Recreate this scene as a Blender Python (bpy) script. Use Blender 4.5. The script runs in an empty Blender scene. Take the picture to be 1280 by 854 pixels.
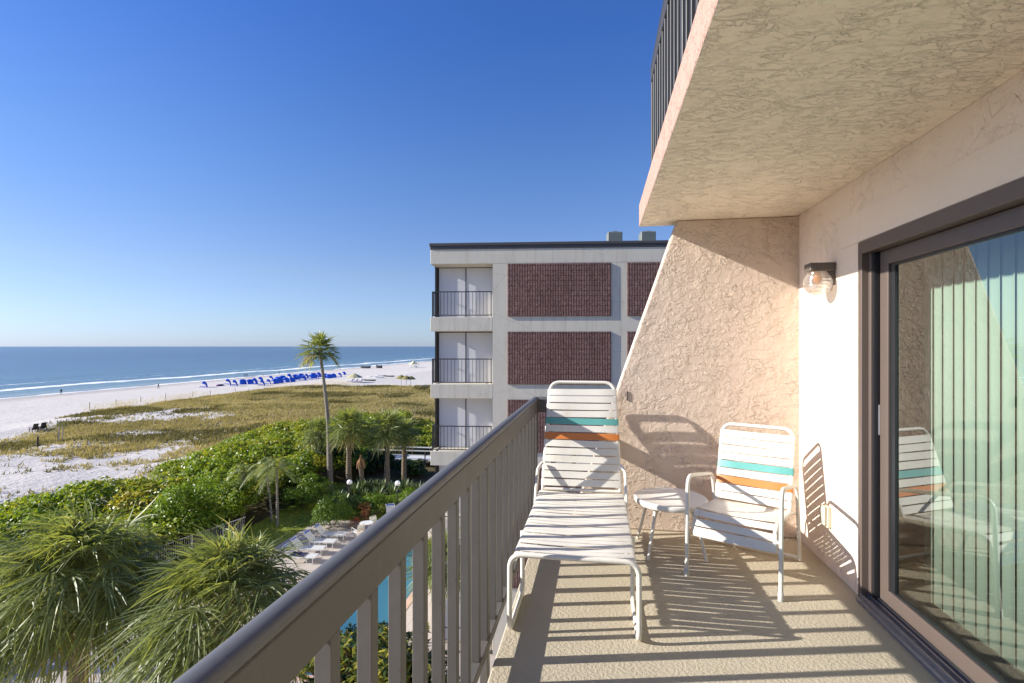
import bpy, math, random
import numpy as np
from mathutils import Vector, Matrix
random.seed(7); RNG = np.random.default_rng(11)
scn = bpy.context.scene
COL = scn.collection
PI = math.pi; R = math.radians

# ------------------------------------------------------------------ camera
EYE = 12.55                      # eye height over the pool deck (our balcony floor is at 11.0)
FL = 11.0
YAW = R(9.45)
FPX = 643.0                      # focal length in photo pixels (1280 wide)
cam_d = bpy.data.cameras.new('camera'); cam = bpy.data.objects.new('camera', cam_d); COL.objects.link(cam)
cam_d.sensor_width = 36.0; cam_d.lens = FPX / 1280 * 36.0
cam_d.shift_y = -6.0 / 1280 * -1
cam_d.clip_start = 0.05; cam_d.clip_end = 60000
cam.location = (0, 0, EYE); cam.rotation_euler = (R(90), 0, YAW)
scn.camera = cam
# ------------------------------------------------------------------ light
SUN_EL = R(25.1)
LX, LY = 0.975, 0.222            # horizontal travel of the light (from the sea, a little from behind)
w = bpy.data.worlds.new('World'); scn.world = w; w.use_nodes = True
nt = w.node_tree; nt.nodes.clear()
sky = nt.nodes.new('ShaderNodeTexSky'); sky.sky_type = 'NISHITA'; sky.sun_disc = False
sky.sun_elevation = SUN_EL; sky.sun_rotation = math.atan2(-LX, -LY)
sky.air_density = 1.0; sky.dust_density = 0.3; sky.ozone_density = 3.0; sky.altitude = 10
bg = nt.nodes.new('ShaderNodeBackground'); bg.inputs[1].default_value = 0.13 * 1.45 / 1.70
wo = nt.nodes.new('ShaderNodeOutputWorld')
tcw = nt.nodes.new('ShaderNodeTexCoord'); sxw = nt.nodes.new('ShaderNodeSeparateXYZ'); nt.links.new(tcw.outputs['Generated'], sxw.inputs[0])
skr = nt.nodes.new('ShaderNodeValToRGB'); cr_ = skr.color_ramp          # clear autumn air: less yellow low down, deeper blue high up
stops_ = [(0.0, (.63, .82, 1.45)), (0.05, (.71, .81, 1.17)), (0.134, (.80, .815, 1.04)), (0.31, (.66, .835, 1.18)), (0.52, (.45, .75, 1.34)), (1.0, (.42, .72, 1.34))]
while len(cr_.elements) < len(stops_): cr_.elements.new(0.5)
for e_, (p_, c_) in zip(cr_.elements, stops_): e_.position = p_; e_.color = (*[v / 1.45 for v in c_], 1)
nt.links.new(sxw.outputs[2], skr.inputs[0])
smx = nt.nodes.new('ShaderNodeMixRGB'); smx.blend_type = 'MULTIPLY'; smx.inputs[0].default_value = 1.0
nt.links.new(sky.outputs[0], smx.inputs[1]); nt.links.new(skr.outputs[0], smx.inputs[2])
nt.links.new(smx.outputs[0], bg.inputs[0]); nt.links.new(bg.outputs[0], wo.inputs[0])
sd = bpy.data.lights.new('sun', 'SUN'); sd.energy = 4.8; sd.angle = R(0.5); sd.color = (1, 0.94, 0.85)
sun = bpy.data.objects.new('sun', sd); COL.objects.link(sun)
ldir = Vector((LX * math.cos(SUN_EL), LY * math.cos(SUN_EL), -math.sin(SUN_EL)))
sun.rotation_euler = ldir.to_track_quat('-Z', 'Y').to_euler(); sun.location = (-30, -8, 40)
scn.view_settings.view_transform = 'Standard'; scn.view_settings.look = 'None'
scn.view_settings.exposure = 0.92; scn.view_settings.gamma = 1.0
scn.cycles.max_bounces = 10; scn.cycles.diffuse_bounces = 8; scn.cycles.transparent_max_bounces = 16
scn.cycles.caustics_reflective = False; scn.cycles.caustics_refractive = False

# ------------------------------------------------------------------ survey helpers: sight line of the photo to the ground
CT, ST = math.cos(YAW), math.sin(YAW)
def at(x, y, z):                 # ground point at height z seen at photo pixel (x, y)
    fw = (EYE - z) * FPX / (y - 433.0); u = (x - 640.0) / FPX
    return (fw * (-ST + u * CT), fw * (CT + u * ST))
def at_d(x, fw):                 # plan point at forward distance fw in photo column x
    u = (x - 640.0) / FPX
    return (fw * (-ST + u * CT), fw * (CT + u * ST))
def zat(y, fw): return EYE - (y - 433.0) / FPX * fw

# ------------------------------------------------------------------ materials
def lin(c): return tuple(((v/255)/12.92 if v/255 <= 0.04045 else ((v/255+0.055)/1.055)**2.4) for v in c)
class NT:
    def __init__(s, name):
        s.m = bpy.data.materials.new(name); s.m.use_nodes = True; s.t = s.m.node_tree
        s.b = s.t.nodes['Principled BSDF']; s.o = s.t.nodes['Material Output']
    def n(s, typ, **k):
        nd = s.t.nodes.new('ShaderNode' + typ)
        for a, v in k.items(): setattr(nd, a, v)
        return nd
    def l(s, a, b): s.t.links.new(a, b)
    def coords(s, scale=(1, 1, 1), rot=(0, 0, 0), kind='Object'):
        if kind == 'Geo': src = s.n('NewGeometry').outputs['Position']
        else: src = s.n('TexCoord').outputs['Object']
        mp = s.n('Mapping'); mp.inputs['Scale'].default_value = scale; mp.inputs['Rotation'].default_value = rot
        s.l(src, mp.inputs[0]); return mp.outputs[0]
    def noise(s, co, scale, detail=3, rough=0.5, dist=0.0):
        nd = s.n('TexNoise'); nd.inputs['Scale'].default_value = scale; nd.inputs['Detail'].default_value = detail
        nd.inputs['Roughness'].default_value = rough; nd.inputs['Distortion'].default_value = dist
        s.l(co, nd.inputs['Vector']); return nd.outputs['Fac']
    def ramp(s, fac, stops):
        nd = s.n('ValToRGB'); cr = nd.color_ramp
        while len(cr.elements) < len(stops): cr.elements.new(0.5)
        for e, (p, c) in zip(cr.elements, stops):
            e.position = p; e.color = (c, c, c, 1) if isinstance(c, (int, float)) else (*c, 1)
        s.l(fac, nd.inputs[0]); return nd.outputs[0]
    def mix(s, fac, a, b, typ='MIX'):
        nd = s.n('MixRGB', blend_type=typ)
        for i, v in enumerate((fac, a, b)):
            if hasattr(v, 'links'): s.l(v, nd.inputs[i])
            elif i == 0: nd.inputs[0].default_value = v
            else: nd.inputs[i].default_value = (*v, 1) if not isinstance(v, (int, float)) else (v, v, v, 1)
        return nd.outputs[0]
    def math(s, op, a, b=0.0, clamp=False):
        nd = s.n('Math', operation=op, use_clamp=clamp)
        for i, v in enumerate((a, b)):
            if hasattr(v, 'links'): s.l(v, nd.inputs[i])
            else: nd.inputs[i].default_value = v
        return nd.outputs[0]
    def bump(s, h, strength=0.5, dist=0.01, prev=None):
        nd = s.n('Bump'); nd.inputs['Strength'].default_value = strength; nd.inputs['Distance'].default_value = dist
        s.l(h, nd.inputs['Height'])
        if prev is not None: s.l(prev, nd.inputs['Normal'])
        return nd.outputs[0]
    def set(s, col=None, rough=None, metal=None, normal=None, spec=None):
        for key, v in (('Base Color', col), ('Roughness', rough), ('Metallic', metal), ('Normal', normal), ('Specular IOR Level', spec)):
            if v is None: continue
            if hasattr(v, 'links'): s.l(v, s.b.inputs[key])
            else: s.b.inputs[key].default_value = (*v, 1) if isinstance(v, tuple) else v
        return s.m

def mat_plain(name, col, rough=0.5, var=0.12, scale=8, metal=0.0, bumpd=0.0, bscale=60, spec=0.5):
    k = NT(name); co = k.coords()
    f = k.noise(co, scale, 4, 0.6)
    c = k.mix(f, tuple(v * (1 - var) for v in col), tuple(min(1, v * (1 + var)) for v in col))
    n = k.bump(k.noise(co, bscale, 3), 0.6, bumpd) if bumpd else None
    return k.set(c, rough, metal, n, spec)

def mat_stucco(name, col, scale, stretch=(1, 1, 1), d=0.006, fine=0.0015, strength=1.0, var=0.06, cover=(0.36, 0.52), stain=0.22):
    k = NT(name); co = k.coords(stretch)
    a = k.noise(co, scale, 4, 0.56, 0.7)
    pl = k.ramp(a, [(0.46, 0.0), (0.53, 1.0)])
    b = k.noise(co, scale * 1.9, 4, 0.58, 0.9)
    pl2 = k.ramp(b, [(0.55, 0.0), (0.61, 1.0)])
    msk = k.ramp(k.noise(k.coords(), scale * 0.33, 3, 0.6), [(cover[0], 0.0), (cover[1], 1.0)])
    h = k.math('MULTIPLY', k.math('ADD', pl, k.math('MULTIPLY', pl2, 0.55)), k.math('ADD', 0.22, msk))
    h = k.math('ADD', h, k.math('MULTIPLY', k.noise(co, scale * 0.8, 2), 0.5))
    fn = k.noise(k.coords(), 85, 3, 0.6)
    n1 = k.bump(h, strength, d)
    n2 = k.bump(fn, 0.8, fine, n1)
    big = k.noise(k.coords(), 1.3, 4, 0.65)
    c = k.mix(big, tuple(v * (1 - var) for v in col), tuple(min(1, v * (1 + var)) for v in col))
    c = k.mix(k.ramp(k.noise(k.coords((2, 2, 0.4)), 2.2, 4, 0.7), [(0.58, 0.0), (0.8, stain)]), c, tuple(v * 0.75 for v in col))
    return k.set(c, 0.85, 0.0, n2, 0.25)

M = {}
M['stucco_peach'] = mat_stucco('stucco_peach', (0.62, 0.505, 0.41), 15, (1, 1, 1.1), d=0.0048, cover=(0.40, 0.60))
M['stucco_soffit'] = mat_stucco('stucco_soffit', (0.92, 0.82, 0.66), 13, (0.75, 1.5, 1), d=0.006, cover=(0.30, 0.52), stain=0.03)
M['stucco_pink'] = mat_stucco('stucco_pink', (0.47, 0.295, 0.235), 20, d=0.003)
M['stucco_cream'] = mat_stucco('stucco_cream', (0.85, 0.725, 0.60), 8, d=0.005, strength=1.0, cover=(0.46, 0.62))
M['stucco_smooth'] = mat_stucco('stucco_smooth', (0.84, 0.725, 0.61), 12, d=0.0012, strength=0.5)
def mat_worn(name, col, rough, chip, rust):
    k = NT(name); co = k.coords(); f = k.noise(co, 4, 4, 0.6)
    c = k.mix(f, tuple(v*0.88 for v in col), tuple(v*1.12 for v in col))
    c = k.mix(k.ramp(k.noise(k.coords((1, 1, 0.25)), 16, 4, 0.7), [(0.56, 0.0), (0.8, 0.35)]), c, chip)
    c = k.mix(k.ramp(k.noise(co, 38, 3, 0.6), [(0.70, 0.0), (0.74, 0.8)]), c, rust)
    return k.set(c, k.mix(f, rough*0.8, rough*1.25), 0.0, k.bump(k.noise(co, 70, 3), 0.5, 0.0006), 0.45)
M['rail_paint'] = mat_worn('rail_paint', (0.115, 0.106, 0.094), 0.5, (0.21, 0.20, 0.18), (0.07, 0.045, 0.03))
M['rail_dark'] = mat_worn('rail_dark', (0.045, 0.043, 0.04), 0.5, (0.09, 0.085, 0.08), (0.05, 0.03, 0.02))
M['rail_inner'] = M['rail_paint']
M['rail_cap'] = mat_worn('rail_cap', (0.125, 0.123, 0.123), 0.45, (0.19, 0.18, 0.17), (0.08, 0.06, 0.05))
M['frame_white'] = mat_plain('frame_white', (0.72, 0.69, 0.62), 0.32, 0.05, 10)
M['strap_white'] = mat_plain('strap_white', (0.70, 0.675, 0.62), 0.42, 0.05, 14, bumpd=0.0004)
M['strap_teal'] = mat_plain('strap_teal', (0.12, 0.37, 0.34), 0.42, 0.05, 14)
M['strap_orange'] = mat_plain('strap_orange', (0.60, 0.20, 0.045), 0.42, 0.05, 14)
def mat_aged(name, col, rough, amt):
    k = NT(name); co = k.coords()
    c = k.mix(k.noise(co, 5, 4, 0.65), tuple(v*0.93 for v in col), tuple(min(1, v*1.06) for v in col))
    c = k.mix(k.ramp(k.noise(co, 11, 5, 0.72), [(0.52, 0.0), (0.78, amt)]), c, (col[0]*0.82, col[1]*0.72, col[2]*0.52))
    c = k.mix(k.ramp(k.noise(co, 60, 3, 0.6), [(0.70, 0.0), (0.76, amt)]), c, (0.22, 0.18, 0.13))
    return k.set(c, rough, 0.0, k.bump(k.noise(co, 50, 2), 0.4, 0.0005), 0.4)
M['frame_white'] = mat_aged('frame_white', (0.72, 0.69, 0.62), 0.34, 0.45)
M['strap_white'] = mat_aged('strap_white', (0.70, 0.675, 0.61), 0.45, 0.5)
M['foot_plastic'] = mat_plain('foot_plastic', (0.55, 0.54, 0.5), 0.5)
M['table_top'] = mat_plain('table_top', (0.76, 0.74, 0.68), 0.35, 0.05, 9)
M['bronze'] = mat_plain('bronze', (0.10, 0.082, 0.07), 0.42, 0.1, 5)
M['frame_bronze'] = mat_plain('frame_bronze', (0.112, 0.086, 0.073), 0.42, 0.06, 5)  # own bronze brown of the whole door frame and sashes
M['gasket'] = mat_plain('gasket', (0.012, 0.014, 0.018), 0.4)
M['track_metal'] = mat_plain('track_metal', (0.30, 0.30, 0.32), 0.35, 0.15, 20, metal=0.6)
M['blind'] = mat_plain('blind', (0.55, 0.56, 0.51), 0.6, 0.03, 3)
M['room_dark'] = mat_plain('room_dark', (0.16, 0.13, 0.10), 0.9)
M['black_metal'] = mat_plain('black_metal', (0.03, 0.027, 0.027), 0.45)
M['outlet'] = mat_plain('outlet', (0.55, 0.52, 0.40), 0.5)
# balcony floor: tan knock-down deck coating with speckle
k = NT('deck_coating'); co = k.coords()
f1 = k.noise(co, 55, 3, 0.6); f2 = k.noise(co, 2.2, 4, 0.6); f3 = k.noise(co, 9, 2)
c = k.mix(f2, (0.40, 0.35, 0.26), (0.48, 0.425, 0.325))
c = k.mix(k.ramp(f3, [(0.62, 0.0), (0.75, 0.35)]), c, (0.36, 0.31, 0.225))
c = k.mix(k.ramp(k.noise(co, 1.1, 6, 0.72), [(0.50, 0.0), (0.75, 0.45)]), c, (0.27, 0.235, 0.17))
c = k.mix(k.ramp(k.noise(co, 130, 2, 0.5), [(0.66, 0.0), (0.72, 0.6)]), c, (0.20, 0.17, 0.12))
nb = k.bump(k.ramp(f1, [(0.42, 0.0), (0.58, 1.0)]), 0.7, 0.0025)
M['deck_coating'] = k.set(c, 0.75, 0.0, nb, 0.3)
# glass of the door: tinted, mirror layer by angle
k = NT('door_glass'); k.t.nodes.remove(k.b)
tr = k.n('BsdfTransparent'); tr.inputs[0].default_value = (0.67, 0.80, 0.74, 1)
gl = k.n('BsdfGlossy'); gl.inputs['Roughness'].default_value = 0.0; gl.inputs[0].default_value = (0.95, 1, 0.98, 1)
fr = k.n('Fresnel'); fr.inputs[0].default_value = 1.75
mx = k.n('MixShader'); k.l(k.math('MULTIPLY', fr.outputs[0], 1.9, True), mx.inputs[0]); k.l(tr.outputs[0], mx.inputs[1]); k.l(gl.outputs[0], mx.inputs[2]); k.l(mx.outputs[0], k.o.inputs[0])
M['door_glass'] = k.m
k = NT('lamp_glass'); k.t.nodes.remove(k.b)
tr = k.n('BsdfTransparent'); tr.inputs[0].default_value = (0.97, 0.95, 0.92, 1)
df = k.n('BsdfTranslucent'); df.inputs[0].default_value = (0.9, 0.88, 0.84, 1)
gl = k.n('BsdfGlossy'); gl.inputs['Roughness'].default_value = 0.08
wv = k.n('TexWave', bands_direction='Z'); wv.inputs['Scale'].default_value = 14; k.l(k.coords(), wv.inputs[0])
bp = k.bump(wv.outputs[0], 0.6, 0.01); k.l(bp, gl.inputs['Normal'])
m1 = k.n('MixShader'); m1.inputs[0].default_value = 0.5; k.l(tr.outputs[0], m1.inputs[1]); k.l(df.outputs[0], m1.inputs[2])
m2 = k.n('MixShader'); m2.inputs[0].default_value = 0.28; k.l(m1.outputs[0], m2.inputs[1]); k.l(gl.outputs[0], m2.inputs[2]); k.l(m2.outputs[0], k.o.inputs[0])
M['lamp_glass'] = k.m
M['bulb'] = mat_plain('bulb', (0.95, 0.33, 0.03), 0.3)

def mat_leaf(name, stops, trans=0.35, rough=0.42, spec=0.4):
    k = NT(name)
    at_ = k.n('Attribute'); at_.attribute_name = 'tint'
    co = k.coords(kind='Geo')
    f = k.math('ADD', at_.outputs['Fac'], k.math('MULTIPLY', k.math('SUBTRACT', k.noise(co, 0.9, 2), 0.5), 0.35), True)
    c = k.ramp(f, stops)
    k.set(c, rough, spec=spec)
    tl = k.n('BsdfTranslucent'); k.l(k.mix(1.0, c, (1.25, 1.2, 0.45), 'MULTIPLY'), tl.inputs[0])
    ms = k.n('MixShader'); ms.inputs[0].default_value = trans
    k.l(k.b.outputs[0], ms.inputs[1]); k.l(tl.outputs[0], ms.inputs[2]); k.l(ms.outputs[0], k.o.inputs[0])
    return k.m
M['leaf_seagrape'] = mat_leaf('leaf_seagrape', [(0.0, (0.06, 0.11, 0.014)), (0.4, (0.15, 0.235, 0.022)), (0.75, (0.25, 0.32, 0.03)), (1.0, (0.40, 0.34, 0.05))], 0.42)
M['leaf_bright'] = mat_leaf('leaf_bright', [(0.0, (0.07, 0.13, 0.012)), (0.5, (0.17, 0.27, 0.018)), (1.0, (0.28, 0.35, 0.03))])
M['leaf_dark'] = mat_leaf('leaf_dark', [(0.0, (0.02, 0.045, 0.010)), (0.6, (0.05, 0.095, 0.018)), (1.0, (0.09, 0.14, 0.03))])
M['leaf_palm'] = mat_leaf('leaf_palm', [(0.0, (0.13, 0.165, 0.06)), (0.5, (0.27, 0.315, 0.11)), (0.8, (0.39, 0.39, 0.16)), (1.0, (0.48, 0.37, 0.18))], 0.40, 0.42, 0.35)
M['leaf_agave'] = mat_leaf('leaf_agave', [(0.0, (0.05, 0.09, 0.04)), (0.6, (0.13, 0.18, 0.07)), (1.0, (0.30, 0.32, 0.16))], 0.2)
M['leaf_red'] = mat_leaf('leaf_red', [(0.0, (0.16, 0.04, 0.02)), (0.6, (0.34, 0.10, 0.04)), (1.0, (0.42, 0.20, 0.08))], 0.3)
M['leaf_croton'] = mat_leaf('leaf_croton', [(0.0, (0.03, 0.055, 0.012)), (0.55, (0.08, 0.125, 0.02)), (0.85, (0.30, 0.28, 0.03)), (1.0, (0.42, 0.36, 0.05))], 0.3, 0.35, 0.5)
M['dune_grass'] = mat_leaf('dune_grass', [(0.0, (0.12, 0.11, 0.05)), (0.3, (0.29, 0.25, 0.125)), (0.65, (0.43, 0.36, 0.20)), (1.0, (0.58, 0.49, 0.31))], 0.3, 0.7, 0.1)
M['lawn_grass'] = mat_leaf('lawn_grass', [(0.0, (0.15, 0.20, 0.02)), (1.0, (0.32, 0.37, 0.05))], 0.3, 0.7, 0.1)
def mat_bark(name, a, b, ring=0.0):
    k = NT(name); co = k.coords((1, 1, 1))
    f = k.noise(co, 9, 5, 0.7); c = k.mix(f, a, b)
    h = k.noise(k.coords((1, 1, 3)), 14, 4, 0.7)
    if ring:
        wv = k.n('TexWave', bands_direction='Z'); wv.inputs['Scale'].default_value = ring; wv.inputs['Distortion'].default_value = 1.5
        k.l(k.coords(), wv.inputs[0]); h = k.math('ADD', h, wv.outputs[0])
        c = k.mix(k.math('MULTIPLY', wv.outputs[0], 0.4), c, tuple(v * 0.5 for v in a))
    return k.set(c, 0.9, 0.0, k.bump(h, 0.8, 0.03), 0.15)
M['bark_palm'] = mat_bark('bark_palm', (0.13, 0.095, 0.065), (0.32, 0.26, 0.20), 1.6)
M['bark_grey'] = mat_bark('bark_grey', (0.20, 0.18, 0.15), (0.38, 0.34, 0.29), 2.2)
M['bark_brown'] = mat_bark('bark_brown', (0.10, 0.07, 0.045), (0.24, 0.17, 0.11))
M['dead_frond'] = mat_plain('dead_frond', (0.33, 0.19, 0.09), 0.9, 0.3, 12)

# ------------------------------------------------------------------ object helpers
def tag(o, label=None, cat=None, group=None, kind=None):
    if label: o['label'] = label
    if cat: o['category'] = cat
    if group: o['group'] = group
    if kind: o['kind'] = kind
    return o
def empty(name, loc=(0, 0, 0), rz=0.0, label=None, cat=None, group=None):
    o = bpy.data.objects.new(name, None); COL.objects.link(o); o.empty_display_size = 0.2
    o.location = loc; o.rotation_euler = (0, 0, rz); return tag(o, label, cat, group)
def copy_tree(o, parent=None):
    c = o.copy(); COL.objects.link(c)
    if parent is not None: c.parent = parent
    for ch in list(o.children): copy_tree(ch, c)
    return c
class MB:
    def __init__(s): s.v = []; s.f = []; s.t = []; s.mi = []; s.cm = 0; s.ct = 0.5
    def add(s, vs, fs):
        b = len(s.v); s.v.extend([tuple(p) for p in vs])
        for f in fs: s.f.append(tuple(b + i for i in f)); s.mi.append(s.cm); s.t.append(s.ct)
        return s
    def box(s, x0, x1, y0, y1, z0, z1, bev=0.0):
        if bev <= 0:
            vs = [(x0,y0,z0),(x1,y0,z0),(x1,y1,z0),(x0,y1,z0),(x0,y0,z1),(x1,y0,z1),(x1,y1,z1),(x0,y1,z1)]
            return s.add(vs, [(3,2,1,0),(4,5,6,7),(0,1,5,4),(1,2,6,5),(2,3,7,6),(3,0,4,7)])
        b = bev; vs = []; ring = lambda xa,xb,ya,yb,z: [(xa,ya,z),(xb,ya,z),(xb,yb,z),(xa,yb,z)]
        def ring8(d, z):
            e = b - d
            return [(x0+b,y0+d,z),(x1-b,y0+d,z),(x1-d,y0+b,z),(x1-d,y1-b,z),(x1-b,y1-d,z),(x0+b,y1-d,z),(x0+d,y1-b,z),(x0+d,y0+b,z)]
        vs = ring8(b*0.999, z0) + ring8(0, z0+b) + ring8(0, z1-b) + ring8(b*0.999, z1)
        fs = [tuple(range(7,-1,-1)), tuple(range(24,32))]
        for r in range(3):
            for i in range(8): j = (i+1) % 8; fs.append((r*8+i, r*8+j, r*8+8+j, r*8+8+i))
        return s.add(vs, fs)
    def xbox(s, mtx, sx, sy, sz):     # box centred, transformed by mtx
        vs = [mtx @ Vector((a*sx/2, b*sy/2, c*sz/2)) for a,b,c in ((-1,-1,-1),(1,-1,-1),(1,1,-1),(-1,1,-1),(-1,-1,1),(1,-1,1),(1,1,1),(-1,1,1))]
        return s.add(vs, [(3,2,1,0),(4,5,6,7),(0,1,5,4),(1,2,6,5),(2,3,7,6),(3,0,4,7)])
    def prism(s, pts, axis, a, b):    # polygon pts (2D) extruded along axis from a to b
        n = len(pts)
        def P(p, t): return {'x': (t, p[0], p[1]), 'y': (p[0], t, p[1]), 'z': (p[0], p[1], t)}[axis]
        vs = [P(p, a) for p in pts] + [P(p, b) for p in pts]
        fs = [tuple(range(n-1,-1,-1)), tuple(range(n, 2*n))]
        for i in range(n): j = (i+1) % n; fs.append((i, j, n+j, n+i))
        return s.add(vs, fs)
    def tube(s, pts, r, n=8, closed=False, caps=True):
        pts = [Vector(p) for p in pts]; m = len(pts); rs = r if isinstance(r, (list, tuple)) else [r]*m
        tang = []
        for i in range(m):
            a = pts[(i-1) % m] if (closed or i > 0) else pts[i]; b = pts[(i+1) % m] if (closed or i < m-1) else pts[i]
            t = (b - a); tang.append(t.normalized() if t.length > 1e-9 else Vector((0,0,1)))
        u = tang[0].orthogonal().normalized(); vs = []
        for i in range(m):
            if i: 
                q = tang[i-1].rotation_difference(tang[i]); u = q @ u
            u = (u - tang[i]*u.dot(tang[i])).normalized(); w_ = tang[i].cross(u)
            for j in range(n):
                a = 2*PI*j/n; vs.append(pts[i] + (u*math.cos(a) + w_*math.sin(a))*rs[i])
        fs = []
        for i in range(m if closed else m-1):
            k2 = (i+1) % m
            for j in range(n): j2 = (j+1) % n; fs.append((i*n+j, i*n+j2, k2*n+j2, k2*n+j))
        if caps and not closed: fs.append(tuple(range(n-1,-1,-1))); fs.append(tuple((m-1)*n+j for j in range(n)))
        return s.add(vs, fs)
    def lathe(s, prof, n=24, c=(0,0,0)):
        vs = []; m = len(prof)
        for (r, z) in prof:
            for j in range(n): a = 2*PI*j/n; vs.append((c[0]+r*math.cos(a), c[1]+r*math.sin(a), c[2]+z))
        fs = [(i*n+j, i*n+(j+1)%n, (i+1)*n+(j+1)%n, (i+1)*n+j) for i in range(m-1) for j in range(n)]
        fs.append(tuple(range(n-1,-1,-1))); fs.append(tuple((m-1)*n+j for j in range(n)))
        return s.add(vs, fs)
    def build(s, name, mats, parent=None, smooth=False, tint=False, loc=None):
        me = bpy.data.meshes.new(name); me.from_pydata(s.v, [], s.f)
        for m in (mats if isinstance(mats, (list, tuple)) else [mats]): me.materials.append(m)
        if any(s.mi): me.polygons.foreach_set('material_index', s.mi)
        if smooth: me.polygons.foreach_set('use_smooth', [True]*len(me.polygons)); 
        if tint: a = me.attributes.new('tint', 'FLOAT', 'FACE'); a.data.foreach_set('value', s.t)
        me.update()
        o = bpy.data.objects.new(name, me); COL.objects.link(o)
        if parent is not None: o.parent = parent
        if loc is not None: o.location = loc
        if smooth:
            try: me.set_sharp_from_angle(angle=R(38))
            except Exception: pass
        return o
def npmesh(name, V, F, mats, parent=None, tint=None, smooth=False, attrs=None):
    V = np.asarray(V, dtype=np.float32); F = np.asarray(F, dtype=np.int32); k_ = F.shape[1]
    me = bpy.data.meshes.new(name); me.vertices.add(len(V)); me.vertices.foreach_set('co', V.ravel())
    me.loops.add(F.size); me.loops.foreach_set('vertex_index', F.ravel())
    me.polygons.add(len(F)); me.polygons.foreach_set('loop_start', np.arange(0, F.size, k_, dtype=np.int32))
    me.polygons.foreach_set('loop_total', np.full(len(F), k_, dtype=np.int32))
    for m in (mats if isinstance(mats, (list, tuple)) else [mats]): me.materials.append(m)
    if tint is not None: a = me.attributes.new('tint', 'FLOAT', 'FACE'); a.data.foreach_set('value', np.asarray(tint, dtype=np.float32))
    for an, av in (attrs or {}).items(): a = me.attributes.new(an, 'FLOAT', 'POINT'); a.data.foreach_set('value', np.asarray(av, dtype=np.float32))
    if smooth: me.polygons.foreach_set('use_smooth', np.ones(len(F), dtype=bool))
    me.update(calc_edges=True); me.validate()
    o = bpy.data.objects.new(name, me); COL.objects.link(o)
    if parent is not None: o.parent = parent
    return o
def fillet(pts, r, n=5, closed=False):
    pts = [Vector(p) for p in pts]; out = []; m = len(pts)
    for i, p in enumerate(pts):
        if not closed and i in (0, m-1): out.append(p); continue
        a, b = pts[(i-1) % m], pts[(i+1) % m]
        da, db = (a-p), (b-p); la, lb = da.length, db.length
        rr = min(r, la*0.48, lb*0.48); pa, pb = p + da/la*rr, p + db/lb*rr
        for j in range(n+1):
            t = j/n; out.append(pa*(1-t)**2 + p*2*t*(1-t) + pb*t*t)
    return out
def unit(v): return v / np.maximum(np.linalg.norm(v, axis=-1, keepdims=True), 1e-9)
def leaves(C, N, L, W, spread=0.6, rng=RNG):       # diamond leaves at C facing about N
    n = len(C); N = unit(unit(N) + rng.normal(0, spread, (n, 3)))
    T = unit(np.cross(N, rng.normal(0, 1, (n, 3)))); B = np.cross(N, T)
    L = (L * rng.uniform(0.7, 1.3, n))[:, None]; Wd = (W * rng.uniform(0.7, 1.3, n))[:, None]
    fold = N * (Wd * 0.25)
    V = np.stack([C - T*L/2, C + B*Wd/2 + fold, C + T*L/2, C - B*Wd/2 + fold], 1).reshape(-1, 3)
    F = np.arange(4*n).reshape(n, 4); return V, F
def cat_mesh(parts):
    Vs, Fs, Ts, b = [], [], [], 0
    for V, F, T in parts: Vs.append(V); Fs.append(F + b); Ts.append(T); b += len(V)
    return np.concatenate(Vs), np.concatenate(Fs), np.concatenate(Ts)
def sphere_dirs(n, rng=RNG, up=-0.25):
    d = unit(rng.normal(0, 1, (n*3, 3))); d = d[d[:, 2] > up][:n]; return d

# ================================================================== SETTING: ground, sea
def vnoise(x, y, s, seed):
    g = np.random.default_rng(seed).random((64, 64)); x = np.asarray(x)/s; y = np.asarray(y)/s
    xi = np.floor(x).astype(int); yi = np.floor(y).astype(int); fx = x-xi; fy = y-yi
    fx = fx*fx*(3-2*fx); fy = fy*fy*(3-2*fy); q = lambda a, b: g[a % 64, b % 64]
    return (q(xi,yi)*(1-fx)+q(xi+1,yi)*fx)*(1-fy)+(q(xi,yi+1)*(1-fx)+q(xi+1,yi+1)*fx)*fy
def fbm(x, y, s, seed): return 0.55*vnoise(x,y,s,seed)+0.28*vnoise(x,y,s/2.1,seed+1)+0.17*vnoise(x,y,s/4.3,seed+2)
SHORE = -157.0
def sst(a, b, x): t = np.clip((x-a)/(b-a), 0, 1); return t*t*(3-2*t)
def gh(x, y):
    x = np.asarray(x, float); y = np.asarray(y, float)
    h = np.interp(x, [-1200,-400,-260,-200,-157,-112,-97,-85,-60,-40,-31,-24,100], [-30,-9,-4,-2.7,-1.5,-0.75,-0.35,0.35,0.55,0.45,0.1,-0.02,-0.02])
    dune = sst(-100, -90, x)*(1-sst(-42, -30, x))*(1-sst(140, 175, y))
    h = h + dune*(fbm(x, y, 17, 3)-0.45)*1.5 - (1-dune)*sst(-95,-60,x)*(1-sst(-45,-35,x))*0.9*sst(140,175,y)
    h = h + (1-sst(-110,-100,x))*sst(-150,-140,x)*(fbm(x,y,9,8)-0.5)*0.12
    pool = sst(-17,-15.5,x)*(1-sst(-8.2,-7.0,x))*sst(15.5,17,y)*(1-sst(33,34.5,y))
    return h - 3.0*pool
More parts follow.
